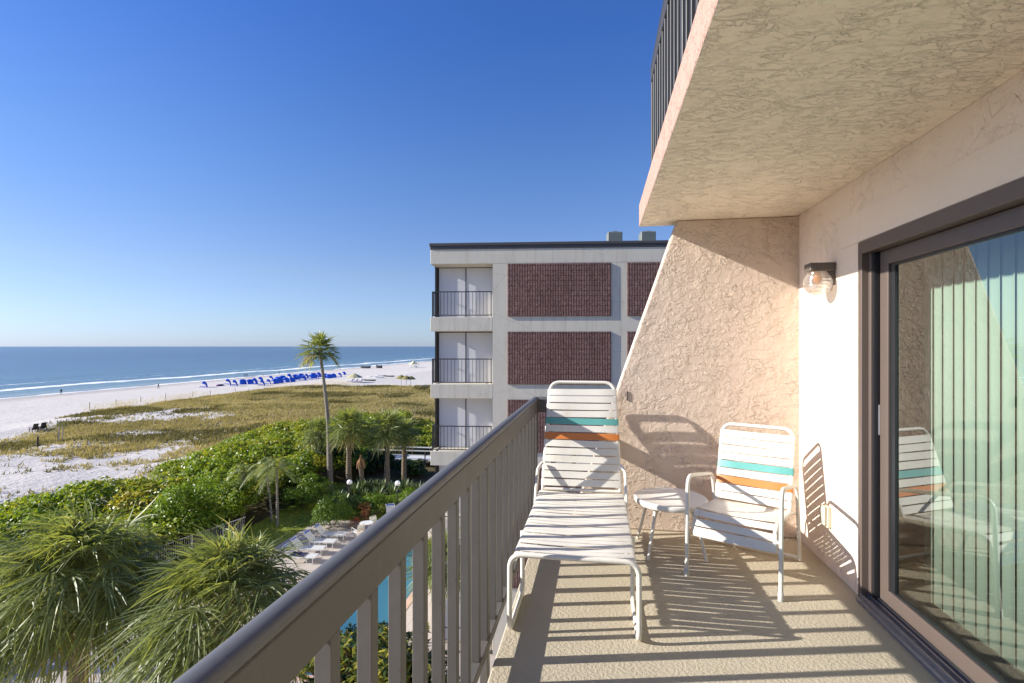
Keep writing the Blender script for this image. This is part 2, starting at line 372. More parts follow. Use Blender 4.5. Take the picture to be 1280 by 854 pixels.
def veg(x, y):                     # how densely grass covers the dunes
    x = np.asarray(x, float); y = np.asarray(y, float)
    e = (fbm(x, y, 13, 21)-0.5)*22
    m = sst(-9, 1, x + 73 + 22*sst(60, 88, y) + e*0.4)*(1-sst(138, 156, y+e+(x+70)*0.15))
    near = sst(46, 82, y + (-x-55)*0.25 + e*1.1)
    n = fbm(x, y, 6.5, 31); strip = sst(0.36, 0.62, n+0.28*near-0.04)
    pat = 1-sst(0.53, 0.68, fbm(x, y, 7, 41))*(1-sst(80,120,y+(x+80)*0.8))*0.9
    return m*np.clip(near*0.75+strip*0.8*sst(22,52,y+(-x-55)*0.3), 0, 1)*pat*(1-sst(-36,-30,x)*(1-sst(60, 66, y)))*(1-sst(25, 60, x))
def spaced(a, b, s0, lo, hi, g=1.12):
    mid = list(np.arange(lo, hi+1e-6, s0)); up = []; s = s0; v = mid[-1]
    while v < b: s *= g; v += s; up.append(v)
    dn = []; s = s0; v = mid[0]
    while v > a: s *= g; v -= s; dn.append(v)
    return np.array(dn[::-1]+mid+up)
gx = spaced(-900, 900, 1.0, -165, 4, 1.2); gy = spaced(-300, 4000, 1.0, 12, 180, 1.09)
GX, GY = np.meshgrid(gx, gy, indexing='ij'); GZ = gh(GX, GY)
ni, nj = GX.shape; idx = np.arange(ni*nj).reshape(ni, nj)
Fg = np.stack([idx[:-1,:-1], idx[1:,:-1], idx[1:,1:], idx[:-1,1:]], -1).reshape(-1, 4)
k = NT('sand_ground'); co = k.coords(kind='Geo')
sep = k.n('SeparateXYZ'); k.l(co, sep.inputs[0])
va = k.n('Attribute'); va.attribute_name = 'veg'
n1 = k.noise(co, 0.35, 5, 0.65); n2 = k.noise(co, 2.5, 4, 0.7); n3 = k.noise(co, 0.06, 3, 0.5)
sand = k.mix(n1, (0.53, 0.49, 0.44), (0.67, 0.625, 0.565))
sand = k.mix(k.ramp(n2, [(0.35, 0.55), (0.55, 0.0)]), sand, (0.50, 0.47, 0.44))
wet = k.math('SUBTRACT', 1.0, k.math('DIVIDE', k.math('ADD', sep.outputs[0], 161.0), 26.0, True))
wetn = k.math('ADD', wet, k.math('MULTIPLY', k.math('SUBTRACT', k.noise(k.coords((1, 0.15, 1), kind='Geo'), 0.15, 4), 0.5), 0.5), True)
sand = k.mix(k.ramp(wetn, [(0.25, 0.0), (0.85, 0.75)]), sand, (0.33, 0.30, 0.275))
vfac = k.math('ADD', va.outputs['Fac'], k.math('MULTIPLY', k.math('SUBTRACT', n2, 0.5), 0.9))
vfac = k.ramp(vfac, [(0.22, 0.0), (0.85, 0.92)])
gcol = k.mix(n1, (0.28, 0.235, 0.125), (0.44, 0.37, 0.22))
c = k.mix(vfac, sand, gcol)
soil = k.ramp(k.math('DIVIDE', k.math('ADD', sep.outputs[0], 42.0), 6.0, True), [(0.2, 0.0), (0.9, 1.0)])
soil = k.math('MULTIPLY', soil, k.math('SUBTRACT', 1.0, k.math('DIVIDE', k.math('SUBTRACT', sep.outputs[1], 66.0), 8.0, True)))
c = k.mix(soil, c, k.mix(n2, (0.055, 0.045, 0.025), (0.12, 0.10, 0.05)))
nb = k.bump(k.math('ADD', k.noise(co, 1.6, 5, 0.7), k.noise(co, 0.5, 3)), 0.9, 0.18)
k.set(c, 0.95, 0.0, nb, 0.1); M['ground'] = k.m
gnd = npmesh('ground', np.stack([GX.ravel(), GY.ravel(), GZ.ravel()], 1), Fg, M['ground'], smooth=True, attrs={'veg': veg(GX, GY).ravel()})
tag(gnd, kind='structure')

# sea: one sheet to the horizon
SEA = -1.5
k = NT('sea_water'); co = k.coords(kind='Geo'); sep = k.n('SeparateXYZ'); k.l(co, sep.inputs[0])
wob = k.math('MULTIPLY', k.math('SUBTRACT', k.noise(k.coords((1, 1, 1), kind='Geo'), 0.02, 4, 0.6), 0.5), 26.0)
xs = k.math('ADD', sep.outputs[0], wob)
d = k.math('SUBTRACT', SHORE, xs)                                # metres out to sea
base = k.ramp(k.math('DIVIDE', d, 500.0, True), [(0.0, (0.30, 0.32, 0.27)), (0.03, (0.17, 0.25, 0.24)), (0.10, (0.055, 0.145, 0.19)), (0.35, (0.022, 0.085, 0.15)), (1.0, (0.012, 0.05, 0.105))])
streak = k.noise(k.coords((1, 0.16, 1), (0, 0, R(-4)), kind='Geo'), 0.035, 4, 0.6)
base = k.mix(k.ramp(streak, [(0.4, 0.0), (0.65, 0.45)]), base, (0.008, 0.035, 0.075))
fn_ = k.noise(k.coords((1, 0.22, 1), kind='Geo'), 0.33, 5, 0.7)
def band(c0, wd):
    t = k.math('DIVIDE', k.math('ABSOLUTE', k.math('SUBTRACT', d, c0)), wd)
    return k.math('SUBTRACT', 1.0, t, True)
foam = k.math('MAXIMUM', band(1.0, 5.0), k.math('MULTIPLY', band(32.0, 7.5), 0.95))
foam = k.math('MAXIMUM', foam, k.math('MULTIPLY', band(52.0, 4.0), 0.55))
foam = k.ramp(k.math('MULTIPLY', foam, k.math('ADD', fn_, 0.15)), [(0.26, 0.0), (0.42, 1.0)])
c = k.mix(foam, base, (0.80, 0.82, 0.82))
h1 = k.noise(k.coords((1, 0.35, 1), kind='Geo'), 0.22, 4, 0.6); h2 = k.noise(k.coords((1, 0.6, 1), kind='Geo'), 1.3, 3, 0.6)
nb = k.bump(k.math('ADD', h1, k.math('MULTIPLY', h2, 0.25)), 0.8, 1.1)
k.set(c, k.mix(foam, 0.22, 0.9), 0.0, nb, 0.5); k.b.inputs['IOR'].default_value = 1.33
M['sea'] = k.m
sx = spaced(-30000, -120, 60, -600, -120, 1.25); sy = spaced(-30000, 30000, 120, -300, 1500, 1.3)
SX, SY = np.meshgrid(sx, sy, indexing='ij'); idx = np.arange(SX.size).reshape(SX.shape)
Fs = np.stack([idx[:-1,:-1], idx[1:,:-1], idx[1:,1:], idx[:-1,1:]], -1).reshape(-1, 4)
tag(npmesh('sea', np.stack([SX.ravel(), SY.ravel(), np.full(SX.size, SEA)], 1), Fs, M['sea']), kind='structure')

# pool deck, pool
k = NT('pool_paving'); co = k.coords(kind='Geo')
br = k.n('TexBrick'); br.offset = 0.0; br.inputs['Scale'].default_value = 1.0; br.inputs['Mortar Size'].default_value = 0.012
br.inputs['Brick Width'].default_value = 1.2; br.inputs['Row Height'].default_value = 1.2
br.inputs['Color1'].default_value = (1,1,1,1); br.inputs['Color2'].default_value = (0.92,0.92,0.92,1); br.inputs['Mortar'].default_value = (0.6,0.6,0.6,1)
k.l(co, br.inputs[0])
c = k.mix(k.noise(co, 0.8, 5, 0.65), (0.37, 0.32, 0.27), (0.52, 0.46, 0.40)); c = k.mix(0.8, c, br.outputs[0], 'MULTIPLY')
M['paving'] = k.set(c, 0.85, 0.0, k.bump(k.noise(co, 25, 3), 0.5, 0.004), 0.2)
M['coping'] = mat_plain('coping', (0.50, 0.33, 0.25), 0.8, 0.2, 3, bumpd=0.004, bscale=20)
M['plaster'] = mat_plain('plaster', (0.55, 0.88, 0.93), 0.7, 0.05, 0.6)
PX0, PX1, PY0, PY1 = -13.9, -9.3, 18.0, 31.2
d_ = MB(); DX0, DX1, DY0, DY1, DZ0, DZ1 = -19.8, 14.0, -12.0, 34.5, -0.25, 0.05
cpw = 0.35
for (a, b, c0, c1) in ((DX0, PX0-cpw, DY0, DY1), (PX1+cpw, DX1, DY0, DY1), (PX0-cpw, PX1+cpw, DY0, PY0-cpw), (PX0-cpw, PX1+cpw, PY1+cpw, DY1)):
    d_.box(a, b, c0, c1, DZ0, DZ1)
d_.box(-23.0, DX0-0.0005, -12, 27.5, DZ0, DZ1)
tag(d_.build('pool_deck', M['paving']), kind='structure')
pool = empty('swimming_pool', (0.5*(PX0+PX1), 0.5*(PY0+PY1), 0), 0, 'turquoise swimming pool with terracotta edge seen between the balcony balusters', 'swimming pool')
ox, oy = pool.location.x, pool.location.y
cp = MB()
for (a, b, c0, c1) in ((PX0-cpw, PX0, PY0-cpw, PY1+cpw), (PX1, PX1+cpw, PY0-cpw, PY1+cpw), (PX0, PX1, PY0-cpw, PY0), (PX0, PX1, PY1, PY1+cpw)):
    cp.box(a-ox, b-ox, c0-oy, c1-oy, -0.2, 0.075)
cp.build('coping', M['coping'], pool)
bs = MB(); e = 0.002
x0, x1, y0, y1 = PX0-ox, PX1-ox, PY0-oy, PY1-oy
bs.add([(x0,y0,-0.45),(x1,y0,-0.45),(x1,y1,-0.75),(x0,y1,-0.75),(x0,y0,-.2),(x1,y0,-.2),(x1,y1,-.2),(x0,y1,-.2)], [(0,1,2,3),(0,4,5,1),(1,5,6,2),(2,6,7,3),(3,7,4,0)])
bs.build('basin', M['plaster'], pool)
k = NT('pool_water'); k.t.nodes.remove(k.b)
tr = k.n('BsdfTransparent'); tr.inputs[0].default_value = (0.70, 0.98, 1.0, 1)
gl = k.n('BsdfGlossy'); gl.inputs['Roughness'].default_value = 0.02
fr = k.n('Fresnel'); fr.inputs[0].default_value = 1.33
nb = k.bump(k.noise(k.coords(), 2.2, 3), 0.5, 0.06); k.l(nb, gl.inputs['Normal']); k.l(nb, fr.inputs['Normal'])
mx = k.n('MixShader'); k.l(fr.outputs[0], mx.inputs[0]); k.l(tr.outputs[0], mx.inputs[1]); k.l(gl.outputs[0], mx.inputs[2]); k.l(mx.outputs[0], k.o.inputs[0])
wt = MB(); wt.add([(x0,y0,-0.06),(x1,y0,-0.06),(x1,y1,-0.06),(x0,y1,-0.06)], [(0,1,2,3)])
wt.build('water', k.m, pool)
# lawn patch beside the deck
LWN = [at(350, 652, 0), at(372, 640, 0), at(430, 640, 0), at(405, 672, 0), at(352, 690, 0)]
LWN = [(-23.3, 27.0), (-23.3, 41), (-16.5, 41), (-18.6, 34.52), (-19.8, 34.52), (-23.02, 34.52), (-23.02, 27)]
lw = MB(); lw.add([(-23.8, 27.5, 0.02), (-19.8, 27.5, 0.02), (-19.8, 34.5, 0.02), (-13, 34.5, 0.02), (-13, 44, 0.03), (-23.8, 44, 0.03)], [(0, 1, 2, 3, 4, 5)])
M['lawn'] = mat_plain('lawn', (0.22, 0.26, 0.035), 0.95, 0.4, 3, bumpd=0.02, bscale=30)
tag(lw.build('lawn', M['lawn']), kind='structure')

# ================================================================== OUR BUILDING: balcony shell
XE = -0.504; XW = 1.60; YB = 4.46; YN = -2.2
fl = MB(); fl.box(XE, XW+0.30, YN, 4.66, FL-0.20, FL, 0.008)
tag(fl.build('balcony_floor', M['deck_coating']), kind='structure')
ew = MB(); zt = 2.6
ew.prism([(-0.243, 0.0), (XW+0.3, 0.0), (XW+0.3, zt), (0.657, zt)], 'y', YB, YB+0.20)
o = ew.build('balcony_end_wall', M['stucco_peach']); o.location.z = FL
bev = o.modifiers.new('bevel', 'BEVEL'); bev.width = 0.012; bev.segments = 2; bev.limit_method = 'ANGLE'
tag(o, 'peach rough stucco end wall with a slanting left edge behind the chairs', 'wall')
DY0_, DY1_, DH = -0.30, 3.49, 2.19       # door opening
ww = MB()
ww.prism([(YN, 0.0), (DY0_, 0.0), (DY0_, DH), (DY1_, DH), (DY1_, 0.0), (YB, 0.0), (YB, zt), (YN, zt)], 'x', XW, XW+0.22)
wall = ww.build('balcony_door_wall', M['stucco_cream']); wall.location.z = FL
tag(wall, 'cream stucco wall that holds the sliding glass door and the lamp', 'wall')
lb = MB(); lb.box(XW-0.006, XW-0.0005, YN, 3.74, DH+0.004, 2.385, 0.002); lb.build('lintel_band', M['stucco_smooth'], wall)
sl = MB(); sl.box(0.36, XW+0.3, YN, YB+0.20, 2.602, 2.80)
slab = sl.build('upper_balcony_slab', [M['stucco_soffit'], M['stucco_pink']]); slab.location.z = FL
for p in slab.data.polygons:
    if abs(p.normal.z) < 0.5: p.material_index = 1
bev = slab.modifiers.new('bevel', 'BEVEL'); bev.width = 0.01; bev.segments = 2
tag(slab, 'upper balcony slab overhead with rough stucco underside and pink edge', 'balcony slab')
# room behind the glass
rm = MB(); a0, a1, b0, b1, z0, z1 = XW+0.235, XW+4.2, YN+0.3, YB-0.1, 0.01, 2.5
rm.add([(a0,b0,z0),(a1,b0,z0),(a1,b1,z0),(a0,b1,z0),(a0,b0,z1),(a1,b0,z1),(a1,b1,z1),(a0,b1,z1)], [(0,1,2,3),(7,6,5,4),(0,4,5,1),(1,5,6,2),(2,6,7,3)])
o = rm.build('room_interior', M['room_dark']); o.location.z = FL; tag(o, kind='structure')

def railing(name, X, y0, y1, zf, top, label, ret_x=None, pitch=0.186, phase=0.0, paint='rail_paint', capm='rail_cap'):
    r = empty(name, (X, 0, zf), 0, label, 'railing')
    cap = MB()
    prof = [(0.026*math.cos(a_), 0.011+0.021*math.sin(a_)) for a_ in np.linspace(-PI/2, 1.5*PI, 20, endpoint=False)]
    n = len(prof); end = y1
    ys = [y0, y1]
    vs = [(p[0], y0, top-0.032+p[1]) for p in prof]
    if ret_x is None:
        vs += [(p[0], y1, top-0.032+p[1]) for p in prof]; segs = 1
    else:
        vs += [(p[0], y1-p[0], top-0.032+p[1]) for p in prof]
        vs += [(ret_x-X-(0 if True else 0)-(top-0.032+p[1]-1.0)*0.0, y1-p[0], top-0.032+p[1]) for p in prof]; segs = 2
    fs = [tuple(range(n-1,-1,-1)), tuple(segs*n+i for i in range(n))]
    for s_ in range(segs):
        for i in range(n): j = (i+1) % n; fs.append((s_*n+i, s_*n+j, s_*n+n+j, s_*n+n+i))
    cap.add(vs, fs); cap.build('handrail', M[capm], r, smooth=True)
    bm_ = MB(); bm_.box(-0.022, 0.022, y0, y1+0.022, top-0.138, top-0.036, 0.003)
    bm_.build('top_beam', M[paint], r)
    br_ = MB(); br_.box(-0.026, 0.026, y0, y1+0.022, 0.075, 0.125, 0.003); br_.build('bottom_rail', M[paint], r)
    if ret_x is not None:
        b2 = MB(); b2.box(0.0225, ret_x-X, y1-0.022, y1+0.022, top-0.138, top-0.036, 0.003); b2.build('top_beam', M[paint], r)
        b3 = MB(); b3.box(0.0265, ret_x-X-0.02, y1-0.022, y1+0.022, 0.075, 0.125, 0.003); b3.build('bottom_rail', M[paint], r)
    first = None; y = y1 - phase; i = 0
    while y > y0 + 0.05:
        post = (i % 11 == 0); hw = 0.030 if post else 0.019
        zb = -0.16 if post else 0.1255
        if post:
            m_ = MB(); m_.box(-0.0195, 0.0195, -hw, hw, zb, top-0.1385, 0.003); o = m_.build('post', M[paint], r)
        elif first is None:
            m_ = MB(); m_.box(-0.019, 0.019, -hw, hw, zb, top-0.1385, 0.002); o = first = m_.build('baluster', M[paint], r)
        else: o = first.copy(); COL.objects.link(o); o.parent = r
        o.location.y = y; y -= pitch; i += 1
    if ret_x is not None:
        for xx in (0.16, 0.34):
            if xx < ret_x - X - 0.05: o = first.copy(); COL.objects.link(o); o.parent = r; o.location = (xx, y1, 0)
    return r
lo = MB(); lo.box(0.25, 9.0, -7.0, 4.64, -0.1, FL-0.21, 0.01)
tag(lo.build('condominium_building', M['stucco_cream']), 'cream stucco lower storeys of our own building beneath the balcony floor', 'building')
rail = railing('balcony_railing', -0.545, YN, 4.53, FL, 1.105, 'taupe metal railing of our balcony with rounded dark grey handrail', ret_x=0.085, phase=0.02)
rail2 = railing('balcony_railing', 0.44, YN, 4.22, FL+2.80, 0.98, 'dark metal railing on the balcony overhead, above the pink slab edge', ret_x=1.6, pitch=0.135, paint='rail_dark', capm='rail_dark')

# ------------------------------------------------------------------ sliding door
dr = empty('sliding_glass_door', (XW, 0, FL), 0, 'large sliding glass door in bronze frame with green tinted glass', 'sliding door')
f_ = MB()
f_.box(-0.012, 0.10, DY1_-0.045, DY1_-0.0, 0.0, DH, 0.002)                    # outer jamb leg
f_.box(0.025, 0.10, DY1_-0.0755, DY1_-0.0455, 0.0, DH-0.075, 0.002)           # inner fin
f_.box(-0.012, 0.10, DY0_, DY1_-0.0455, DH-0.075, DH, 0.002)                  # head
f_.box(-0.012, 0.10, DY0_, DY0_+0.045, 0.0, DH-0.0755, 0.002)
f_.build('frame', M['frame_bronze'], dr)
g_ = MB(); g_.box(0.035, 0.10, DY1_-0.0955, DY1_-0.076, 0.03, DH-0.0755); g_.build('jamb_groove', M['gasket'], dr)
t_ = MB()
t_.box(-0.045, 0.16, DY0_, DY1_-0.0455, 0.0, 0.022, 0.002)
for xx in (-0.02, 0.02, 0.05): t_.box(xx, xx+0.008, DY0_, DY1_-0.046, 0.0225, 0.045)
t_.build('track', M['track_metal'], dr)
def sash(y0, y1, x0, x1, parent, latch):
    s_ = MB(); st = 0.085; zb, ztp = 0.047, DH-0.078
    s_.box(x0, x1, y1-st, y1, zb, ztp, 0.003); s_.box(x0, x1, y0, y0+st, zb, ztp, 0.003)
    s_.box(x0, x1, y0+st+0.0005, y1-st-0.0005, zb, zb+0.085, 0.003); s_.box(x0, x1, y0+st+0.0005, y1-st-0.0005, ztp-0.085, ztp, 0.003)
    o = s_.build('sash', M['frame_bronze'], parent)
    gk = MB(); gy0, gy1, gz0, gz1 = y0+st+0.001, y1-st-0.001, zb+0.086, ztp-0.086; gw = 0.030; xa, xb = x0+0.012, x1-0.008
    gk.box(xa, xb, gy1-gw*1.6, gy1, gz0, gz1); gk.box(xa, xb, gy0, gy0+gw, gz0, gz1)
    gk.box(xa, xb, gy0+gw+0.0005, gy1-gw*1.6-0.0005, gz0, gz0+0.008); gk.box(xa, xb, gy0+gw+0.0005, gy1-gw*1.6-0.0005, gz1-0.012, gz1)
    gk.build('gasket', M['gasket'], o)
    gp = MB(); xm = x0+0.022
    gp.add([(xm, gy0+gw, gz0+0.008), (xm, gy1-gw*1.6, gz0+0.008), (xm, gy1-gw*1.6, gz1-0.012), (xm, gy0+gw, gz1-0.012)], [(0, 3, 2, 1)])
    gp.build('glass_pane', M['door_glass'], o)
    if latch:
        lt = MB(); lt.box(x0-0.004, x0+0.03, y1+0.0005, y1+0.012, 1.02, 1.20, 0.002); lt.build('latch', M['track_metal'], o)
sash(1.62, 3.385, 0.060, 0.105, dr, True)
sash(-0.25, 1.70, 0.112, 0.152, dr, False)
# vertical blind inside
bl = empty('vertical_blind', (XW+0.27, 0, FL), 0, 'pale vertical blind hanging behind the sliding glass door', 'blind')
hb = MB(); hb.box(-0.03, 0.03, 0.0, 3.42, 2.14, 2.2, 0.003); hb.build('headrail', M['frame_white'], bl)
sv = MB(); ns = 6
for j in range(ns+1):
    t = j/ns - 0.5; sv.v.append((0.012*(1-4*t*t), t*0.089, 0.09)); sv.v.append((0.012*(1-4*t*t), t*0.089, 2.139))
sv.f = [(2*j, 2*j+2, 2*j+3, 2*j+1) for j in range(ns)]; sv.mi = [0]*ns; sv.t = [0]*ns
s0 = sv.build('slat', M['blind'], bl, smooth=True); s0.modifiers.new('s', 'SOLIDIFY').thickness = 0.0015
y = 3.30; i = 0
while y > 0.3:
    o = s0 if i == 0 else s0.copy()
    if i: COL.objects.link(o); o.parent = bl
    o.location = (0, y, 0); o.rotation_euler = (0, 0, R(-5 + random.uniform(-4, 4))); y -= 0.083; i += 1

# ------------------------------------------------------------------ lamp, outlet, bracket
lm = empty('porch_lamp', (XW, 3.86, FL+2.0), 0, 'small dark porch lamp with clear round globe on the cream wall', 'lamp')
b_ = MB(); b_.box(-0.165, -0.001, -0.055, 0.055, 0.066, 0.122, 0.004); b_.add([(-0.05,-0.04,0.065),(-0.001,-0.04,0.065),(-0.001,-0.04,-0.03),(-0.05,0.04,0.065),(-0.001,0.04,0.065),(-0.001,0.04,-0.03)], [(0,2,1),(3,4,5),(0,3,5,2),(0,1,4,3),(1,2,5,4)])
b_.build('bracket', M['bronze'], lm)
gp = MB(); prof = [(0.055, 0.065)]+[(0.090*math.sin(a), -0.012+0.085*math.cos(a)) for a in np.linspace(R(48), R(178), 16)]
gp.lathe(prof[::-1], 28, (-0.098, 0, 0)); gp.build('globe', M['lamp_glass'], lm, smooth=True)
bb = MB(); bb.lathe([(0.004, -0.02), (0.02, -0.005), (0.026, 0.02), (0.02, 0.045), (0.014, 0.064)], 14, (-0.098, 0, 0)); bb.build('bulb', M['bulb'], lm, smooth=True)
ob = empty('outlet_box', (XW, 3.92, FL+0.36), 0, 'small beige weatherproof outlet box low on the cream wall', 'outlet')
m_ = MB(); m_.box(-0.03, -0.001, -0.04, 0.04, -0.075, 0.075, 0.006); m_.build('box', M['outlet'], ob)
m_ = MB(); m_.box(-0.05, -0.031, -0.036, 0.036, -0.06, 0.075, 0.008); m_.build('cover', M['outlet'], ob)
m_ = MB(); m_.box(0.243, 0.252, YB-0.010, YB-0.0005, 1.09, 1.17, 0.003); o = m_.build('wall_hook', M['black_metal']); o.location.z = FL
tag(o, 'small dark metal hook plate on the stucco beside the lounger top', 'hook')

# ------------------------------------------------------------------ strap furniture
def strap(mb, xa, xb, c, t, nrm, wdt=0.051, r=0.0145, skew=0.0, sag=0.004):
    """a vinyl strap across x from xa to xb at point c (y,z), running width along t, wrapped round the tubes; nrm is its outward side"""
    t = Vector((0, *t)).normalized(); n = Vector((0, *nrm)).normalized(); C0 = Vector((0, *c)); th = 0.003
    path = []
    for a in np.linspace(-200, 0, 6): path.append((xa - r*math.sin(R(-a))*1.0 if False else xa + r*math.sin(R(a)) , r*math.cos(R(a))))
    for q in (0.25, 0.5, 0.75): path.append((xa+(xb-xa)*q, r - sag*math.sin(PI*q)))
    for a in np.linspace(0, 200, 6): path.append((xb + r*math.sin(R(a)), r*math.cos(R(a))))
    vs = []; m = len(path)
    for i, (x, h) in enumerate(path):
        sk = t * skew * ((x-xa)/(xb-xa) - 0.5)
        for sgn, hh in ((-1, 0), (1, 0), (1, th), (-1, th)):
            ex = th if hh else 0
            # thickness outward from tube centre
            cx = min(max(x, xa), xb); dx, dh = x-cx, h
            L_ = math.hypot(dx, dh); s_ = (L_+ex)/L_ if L_ > 1e-6 else 1
            vs.append(C0 + Vector((cx+dx*s_, 0, 0)) + n*(dh*s_) + t*(sgn*wdt/2) + sk)
    fs = [(3, 2, 1, 0), tuple(4*(m-1)+j for j in range(4))]
    for i in range(m-1):
        for j in range(4): j2 = (j+1) % 4; fs.append((4*i+j, 4*i+j2, 4*i+4+j2, 4*i+4+j))
    mb.add(vs, fs)

# armchair: local frame, faces -y
ch = empty('patio_armchair', (1.015, 3.81, FL), R(-27.8), 'white strap armchair with one teal and one orange strap, facing the door', 'armchair')
HW = 0.2865; tr_ = 0.0135
for s in (-1, 1):
    m_ = MB(); x = s*HW
    m_.tube(fillet([(x, -0.36, 0.006), (x, -0.335, 0.672), (x, 0.24, 0.575), (x, 0.36, 0.012)], 0.085, 6), tr_, 10)
    af_ = m_.build('arm_frame', M['frame_white'], ch, smooth=True)
    f2 = MB()
    f2.lathe([(0.016, 0.0), (0.0175, 0.004), (0.0175, 0.045), (0.015, 0.05)], 12, (x, -0.3598, 0.0)); f2.build('foot_cap', M['foot_plastic'], af_, smooth=True)
m_ = MB(); m_.tube([(-HW+0.013, 0.357, 0.028), (HW-0.013, 0.357, 0.028)], 0.0125, 10); m_.build('stretcher', M['frame_white'], ch, smooth=True)
for s_ in (-1, 1):
    for (ya, za, yb, zb) in ((-0.335, 0.34, -0.32, 0.34), (0.29, 0.36, 0.22, 0.38)):
        m_ = MB(); m_.tube([(s_*(HW-0.013), ya, za), (s_*0.25, yb, zb)], 0.010, 8); m_.build('spacer', M['frame_white'], ch, smooth=True)
SW = 0.245
m_ = MB()
seatp = [(-SW, 0.235, 0.375), (-SW, -0.285, 0.432), (-SW, -0.325, 0.275), (SW, -0.325, 0.275), (SW, -0.285, 0.432), (SW, 0.235, 0.375)]
sp1 = fillet([seatp[0], seatp[1], seatp[2]], 0.06, 6); sp2 = fillet([seatp[3], seatp[4], seatp[5]], 0.06, 6)
m_.tube(sp1, tr_, 10); m_.tube(sp2, tr_, 10); m_.tube([(-SW, -0.325, 0.277), (SW, -0.325, 0.277)], 0.012, 10); m_.tube([(-SW, 0.235, 0.375), (SW, 0.235, 0.375)], 0.012, 10)
m_.build('seat_frame', M['frame_white'], ch, smooth=True)
m_ = MB()
m_.tube(fillet([(-SW, 0.19, 0.36), (-SW, 0.375, 0.945), (SW, 0.375, 0.945), (SW, 0.19, 0.36)], 0.075, 7), tr_, 10)
m_.build('back_frame', M['frame_white'], ch, smooth=True)
m_ = MB(); pth = [Vector((0, p.y, p.z)) for p in sp1]
dl = [0.0]
for i in range(1, len(pth)): dl.append(dl[-1] + (pth[i]-pth[i-1]).length)
def along(dd):
    for i in range(1, len(pth)):
        if dl[i] >= dd: 
            t = (dd-dl[i-1])/(dl[i]-dl[i-1]); p = pth[i-1].lerp(pth[i], t); return p, (pth[i]-pth[i-1]).normalized()
    return pth[-1], (pth[-1]-pth[-2]).normalized()
q = 0.035
while q < dl[-1]-0.01:
    p, tg = along(q); nr = (tg.z, -tg.y) if True else None
    nn = Vector((0, tg.z, -tg.y)); nn = nn if nn.z > 0.01 or nn.y < -0.01 else -nn
    if nn.z < -0.05: nn = -nn
    strap(m_, -SW, SW, (p.y, p.z), (tg.y, tg.z), (nn.y, nn.z), 0.046, 0.0142, random.uniform(-0.004, 0.004), 0.012); q += 0.0545
m_.build('seat_straps', M['strap_white'], ch, smooth=True)
def back_straps(parent, hw_bot, hw_top, p0, p1, n, teal_i, orange_i, wdt=0.0505, pitch=0.058, start=0.075):
    t = Vector((0, p1[0]-p0[0], p1[1]-p0[1])); L_ = t.length; t.normalize(); nr = Vector((0, -t.z, t.y))
    wh = MB()
    for i in range(n):
        dd = L_ - start - i*pitch; f = dd/L_; hw = hw_bot + (hw_top-hw_bot)*f
        c = (p0[0]+t.y*dd, p0[1]+t.z*dd); mb = wh
        if i in (teal_i, orange_i): mb = MB()
        strap(mb, -hw, hw, c, (t.y, t.z), (nr.y, nr.z), wdt, 0.0142, random.uniform(-0.006, 0.006), random.uniform(0.004, 0.012))
        if i == teal_i: o = mb.build('strap', M['strap_teal'], parent, smooth=True); o['label'] = 'teal back strap'
        if i == orange_i: o = mb.build('strap', M['strap_orange'], parent, smooth=True); o['label'] = 'orange back strap'
    wh.build('back_straps', M['strap_white'], parent, smooth=True)
back_straps(ch, SW, SW, (0.19, 0.36), (0.375, 0.945), 9, 4, 6)

# chaise longue: lies along y, foot towards the camera
cl = empty('chaise_lounge', (-0.128, 3.40, FL), 0, 'long white strap chaise with raised back, one teal and one orange strap', 'lounger')
HX = 0.315; yf, yh = -0.655, 0.70; zs = 0.425
for s in (-1, 1):
    m_ = MB(); m_.tube(fillet([(s*HX, yf+0.02, zs-0.03), (s*(HX-0.008), yh+0.12, zs-0.03)], 0.02), tr_, 10)
    m_.build('seat_rail', M['frame_white'], cl, smooth=True)
m_ = MB()
hoop = [(-HX-0.022, yf+0.45, zs-0.032), (-HX-0.022, yf+0.45, 0.014), (-HX-0.026, yf-0.01, 0.014), (-HX-0.026, yf, zs), (HX+0.026, yf, zs), (HX+0.026, yf-0.01, 0.014), (HX+0.022, yf+0.45, 0.014), (HX+0.022, yf+0.45, zs-0.032)]
m_.tube(fillet(hoop, 0.075, 7), 0.0142, 10); m_.build('front_hoop', M['frame_white'], cl, smooth=True)
for s in (-1, 1):
    m_ = MB(); m_.tube(fillet([(s*(HX-0.01), yh-0.02, zs+0.20), (s*(HX+0.022), yh-0.06, zs+0.165), (s*(HX+0.024), yh-0.20, zs-0.01), (s*(HX+0.022), yh-0.32, 0.014), (s*(HX+0.022), yh+0.05, 0.014), (s*HX, yh+0.06, zs-0.035)], 0.07, 6), 0.0125, 10)
    m_.build('rear_support', M['frame_white'], cl, smooth=True)
bt = 0.262; bb_ = 0.300; p0 = (yh-0.04, zs+0.0); p1 = (yh+0.215, zs+0.825)
m_ = MB()
m_.tube(fillet([(-bb_, *p0), (-bt, *p1), (bt, *p1), (bb_, *p0)], 0.085, 7), tr_, 10)
m_.tube([(-bb_, *p0), (bb_, *p0)], 0.012, 10)
m_.build('back_frame', M['frame_white'], cl, smooth=True)
back_straps(cl, bb_, bt, p0, p1, 13, 4, 6, 0.0515, 0.0605, 0.085)
m_ = MB(); q = yf+0.06
while q < yh-0.03:
    strap(m_, -HX, HX, (q, zs-0.030), (1, 0), (0, 1), 0.0485, 0.0142, random.uniform(-0.010, 0.012), random.uniform(0.004, 0.012)); q += 0.0585
m_.build('seat_straps', M['strap_white'], cl, smooth=True)

